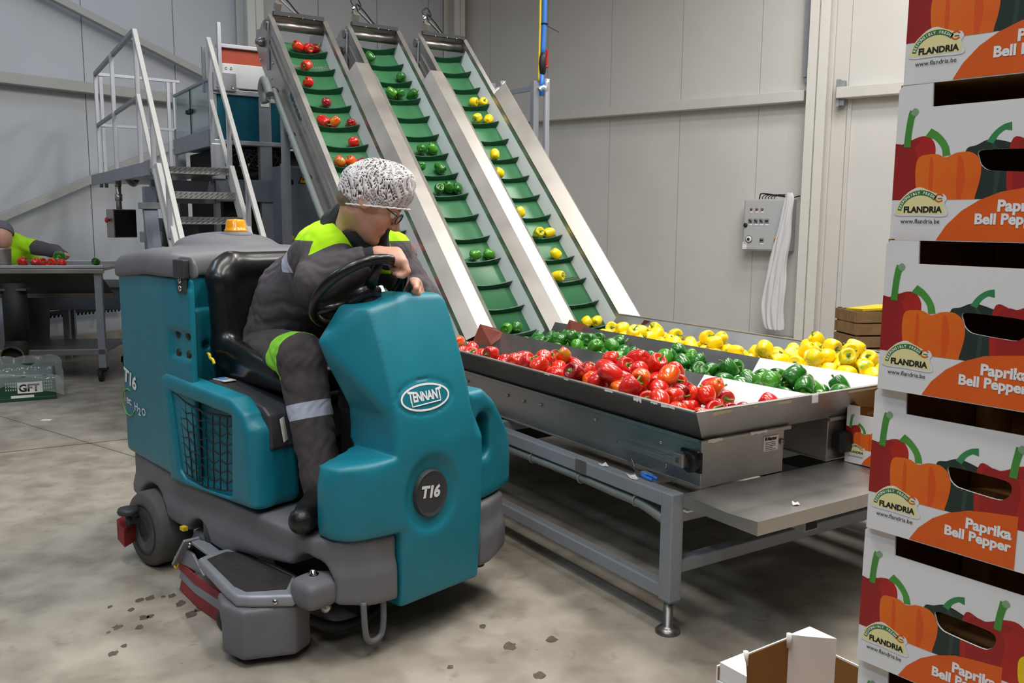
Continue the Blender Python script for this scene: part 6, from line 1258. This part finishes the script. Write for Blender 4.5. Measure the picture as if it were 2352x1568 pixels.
def f_w2top(p):
    d = s_cap(p, (-4.70, 8.62, 1.16), (-4.75, 8.98, .98), .175, .17); d = smin(d, s_cap(p, (-4.60, 8.60, 1.22), (-4.44, 8.56, 1.20), .085, .075), .05); d = smin(d, s_cap(p, (-4.80, 8.6, 1.2), (-4.88, 8.5, 1.16), .08, .07), .05); return d+wrinkle(p, 26, .006)
obj('neon_top', surf(f_w2top, (-5.05, 8.3, .76), (-4.3, 9.22, 1.42), .01), w2, 'hi_vis')
def f_w2s(p):
    d = smin(s_cap(p, (-4.46, 8.57, 1.20), (-4.20, 8.52, 1.155), .075, .062), s_cap(p, (-4.20, 8.52, 1.155), (-4.03, 8.36, 1.125), .062, .045), .03); return np.minimum(d, s_cap(p, (-4.87, 8.52, 1.17), (-4.90, 8.43, 1.14), .065, .055))+wrinkle(p, 30, .005)
obj('sleeves', surf(f_w2s, (-5.02, 8.26, 1.02), (-3.94, 8.72, 1.32), .009), w2, 'jacket')
def f_w2t(p):
    d = None
    for s in (-.1, .1): q = s_cap(p, (-4.75+s, 9.0, .95), (-4.75+s, 8.98, .10), .125, .085); d = q if d is None else smin(d, q, .03)
    return d
obj('trousers', surf(f_w2t, (-5.05, 8.8, .0), (-4.45, 9.2, 1.12), .014), w2, 'trouser')
def f_w2c(p): return smax(s_ell(p, (-4.635, 8.415, 1.325), (.10, .115, .125)), 1.33-p[:, 2]-(p[:, 1]-8.42)*.5, .01)
obj('cap', surf(f_w2c, (-4.78, 8.26, 1.20), (-4.5, 8.6, 1.49), .008), w2, 'beanie')
# conveyor behind the table, comb shaped cable chain on the wall
cw = thing('roller_conveyor', 'dark grey conveyor bed running behind the sorting table', 'conveyor', (-4.25, 9.2, 0), math.radians(9)); mb = MB(); mb.bx((-.62, 0, .52), (1.3, .30, .76)); mb.build('bed', 'blue_grey', cw, .006)
for x in (-.45, 1.15):
    mb = MB(); mb.bx((x, .05, 0), (x+.06, .11, .52)); mb.bx((x, .22, 0), (x+.06, .28, .52)); mb.build('stand', 'galv', cw)
mb = MB(); mb.bx((-.52, -.03, .76), (1.3, .0, .84)); mb.build('side_guide', 'galv', cw)
cc = thing('cable_comb', 'black comb-shaped cable carrier along the foot of the left wall', 'cable carrier'); mb = MB(); a, b = Vector((-5.17, 9.43, .43)), Vector((-4.51, 10.29, .45)); n = 26
mb.bar(a, b, .02, .05); mb.build('carrier_bar', 'black', cc)
for i in range(n):
    p = a.lerp(b, i/(n-1)); L_ = .05 if i % 9 else .13; mb = MB(); mb.bar(p, p-Vector((.012, .01, L_)), .016, .02, (1, 0, 0)); mb.build('tooth', 'black', cc)
for q in (a, b): 
    mb = MB(); mb.bx((q.x-.01, q.y-.01, 0), (q.x+.01, q.y+.01, q.z)); mb.build('foot', 'black', cc)
# green crate with a liner bag
mk('crate_green', '#12432f', .45, var=.1); mk('film', '#c8d4d2', .08, alpha=.28, coat=.6)
gc = thing('plastic_crate', 'dark green plastic crate lined with a clear bag on the floor at the left', 'crate', (-4.255, 6.895, 0), math.radians(27.5)); CW, CD, CH = .56, .40, .255
for nm, lo, hi in (('front_wall', (0, 0, .01), (CW, .012, .20)), ('back_wall', (0, CD-.012, .01), (CW, CD, CH)), ('side_wall', (0, 0, .01), (.012, CD, .22)), ('side_wall', (CW-.012, 0, .01), (CW, CD, .22)), ('base', (0, 0, 0), (CW, CD, .015)), ('rim', (-.006, -.006, .19), (CW+.006, .014, .205)), ('rim', (-.006, -.006, 0), (CW+.006, .016, .03))): mb = MB(); mb.bx(lo, hi); mb.build(nm, 'crate_green', gc, .004)
mk('slot', '#a7b5a6', .7)
for i in range(3):
    for j in range(6):
        for x0 in (.20, .44): MB().bx((x0+.017*j, -.002, .09+.026*i), (x0+.008+.017*j, .001, .105+.026*i)).build('slot', 'slot', gc)
gs = MB().bx((.285, -.006, .065), (.465, -.001, .155)).build('paper_sign', 'paper', gc); mb = MB(); put_text(mb, 'GFT', lambda x, y: (.293+x, -.008, .080+y), .082, bold=.003, spacing=1.0); mb.build('lettering', 'ink', gs, fix=False)
MB().bx((.235, -.005, .028), (.40, -.0, .048)).build('barcode_strip', 'paper', gc)
rn = random.Random(12); mb = MB(); nx, ny = 24, 16; vs = []
for j in range(ny):
    for i in range(nx):
        u = i/(nx-1); v = j/(ny-1); x = -.02+(CW+.05)*u; 
        if v < .3: y, z = -.018-.012*math.sin(u*9), .10+.12*(v/.3)+.03*math.sin(u*5)
        elif v < .5: y, z = -.01+.10*(v-.3)/.2, .225-.06*(v-.3)/.2
        elif v < .8: y, z = .09+.27*(v-.5)/.3, .12+.05*abs(v-.65)/.15
        else: y, z = .37+.03*(v-.8)/.2, .18+.13*(v-.8)/.2
        if u > .93: z -= .05*(u-.93)/.07; x += .03
        vs.append((x+rn.uniform(-.008, .008), y+rn.uniform(-.009, .009), z+rn.uniform(-.012, .012)))
mb.faces(vs, [(j*nx+i, j*nx+i+1, (j+1)*nx+i+1, (j+1)*nx+i) for j in range(ny-1) for i in range(nx-1)]); bag = mb.build('liner_bag', 'film', None, smooth=True); bag.location = gc.location; bag.rotation_euler = gc.rotation_euler; tag(bag, 'crumpled clear plastic bag draped over the green crate at the left', 'plastic bag'); s_ = bag.modifiers.new('sub', 'SUBSURF'); s_.levels = 1; s_.render_levels = 1
cd_ = MB().bx((-.035, -.022, 0), (.035, .022, .0035)).build('paper_card', 'paper', None, label=None); cd_.location = (-3.43, 6.37, .001); cd_.rotation_euler = (0, 0, .05); tag(cd_, 'small white card lying on the concrete floor right of the green crate', 'card')
pallet((-3.72, 5.02, 0), math.radians(42), .42, .6, .144, 'wooden pallet just cut by the left edge of the frame')
rb = MB().bx((0, 0, .145), (.36, .5, .36)).build('red_crate', 'red', None, .01); rb.location = (-3.72, 5.06, 0); rb.rotation_euler = (0, 0, math.radians(42)); tag(rb, 'red crate on the wooden pallet, barely inside the left frame edge', 'crate')
# guard frame with the air hose behind the last conveyor
gf = thing('guard_frame', 'grey guard frame of posts and bent tubes beyond the yellow pepper conveyor', 'guard frame', F0, YT)
for x, y, z in ((2.58, 4.70, 2.75), (2.58, 5.46, 2.82)):
    mb = MB(); mb.bx((x-.03, y-.03, 0), (x+.03, y+.03, z)); mb.build('post', 'frame_grey', gf, .004)
    mb = MB(); mb.tube(bez([(x+.03, y-.03, z-.08), (x+.06, y-.04, z-.055), (x+.095, y-.05, z-.085), (x+.10, y-.05, z-.2), (x+.10, y-.05, .02)]), .028, 14); mb.build('bent_tube', 'alu', gf)
for z in (2.69, 1.2): MB().bar((2.58, 4.70, z), (2.58, 5.46, z+.01), .03, .04).build('cross_bar', 'frame_grey', gf)
ah = thing('air_hose', 'blue compressed-air pipe with red valve lever dropping from the ceiling', 'hose', F0, YT)
mb = MB(); mb.tube(bez([(2.66, 4.66, 6.3), (2.655, 4.66, 3.6), (2.64, 4.66, 2.98)]), .021, 12); mb.tube([(2.63, 4.66, 2.83), (2.63, 4.66, 2.62)], .021, 12); mb.build('pipe', 'hose_blue', ah)
mb = MB(); mb.lathe([(0, 0), (.024, .01), (.035, .04), (.040, .10), (.036, .16), (.022, .20), (0, .20)], (2.635, 4.66, 2.80), None, 18); mb.build('valve', 'black', ah); mb = MB(); mb.bar((2.67, 4.64, 2.87), (2.675, 4.64, 3.03), .022, .014, (0, 1, 0)); mb.cyl((2.635, 4.64, 2.88), (2.685, 4.64, 2.88), .012, 10); mb.build('lever', 'red', ah)
mb = MB(); mb.tube(bez([(2.615, 4.665, 6.3), (2.61, 4.665, 3.6), (2.605, 4.665, 3.1), (2.60, 4.665, 2.75)]), .009, 8); mb.build('earth_wire', 'yellow', ah); mb = MB(); mb.tube([(2.655+.03*math.cos(a), 4.66+.03*math.sin(a), 3.26) for a in [k*.6 for k in range(11)]], .006, 6, True); mb.bar((2.67, 4.66, 3.25), (2.86, 4.72, 3.22), .004, .006); mb.build('pipe_clip', 'black', ah)
# wooden crates at the far right behind the hopper
for k, (z, lb) in enumerate([(0.0, 'lowest of the wooden crates behind the yellow peppers'), (.23, 'middle wooden crate behind the yellow peppers'), (.46, 'topmost wooden crate behind the yellow peppers, holding something yellow')]):
    wc = thing('wooden_crate', lb, 'crate', (3.14, 8.0, z), math.radians(8), 'wooden crates behind the hopper')
    for h in (.005, .12):
        mb = MB(); mb.bx((0, 0, h), (.6, .015, h+.10)); mb.build('slat', 'pallet_wood', wc, .002); mb = MB(); mb.bx((0, .385, h), (.6, .4, h+.10)); mb.build('slat', 'pallet_wood', wc, .002); mb = MB(); mb.bx((0, .015, h), (.015, .385, h+.10)); mb.build('slat', 'pallet_wood', wc, .002); mb = MB(); mb.bx((.585, .015, h), (.6, .385, h+.10)); mb.build('slat', 'pallet_wood', wc, .002)
    mb = MB(); mb.bx((.015, .015, .005), (.585, .385, .02)); mb.build('base', 'pallet_wood', wc)
    for x in (.015, .555):
        for y in (.015, .355): mb = MB(); mb.bx((x, y, .02), (x+.03, y+.03, .23)); mb.build('corner_block', 'pallet_wood', wc)
ys = MB().faces([(.08, .05, .24), (.55, .05, .26), (.56, .35, .25), (.08, .35, .22), (.3, .2, .27)], [(0, 1, 4), (1, 2, 4), (2, 3, 4), (3, 0, 4)]).build('yellow_sheet', 'yellow', None); ys.location = (3.14, 8.0, .46); ys.rotation_euler = (0, 0, math.radians(8)); tag(ys, 'yellow plastic sheet lying on the topmost wooden crate', 'plastic sheet'); s_ = ys.modifiers.new('s', 'SOLIDIFY'); s_.thickness = .02
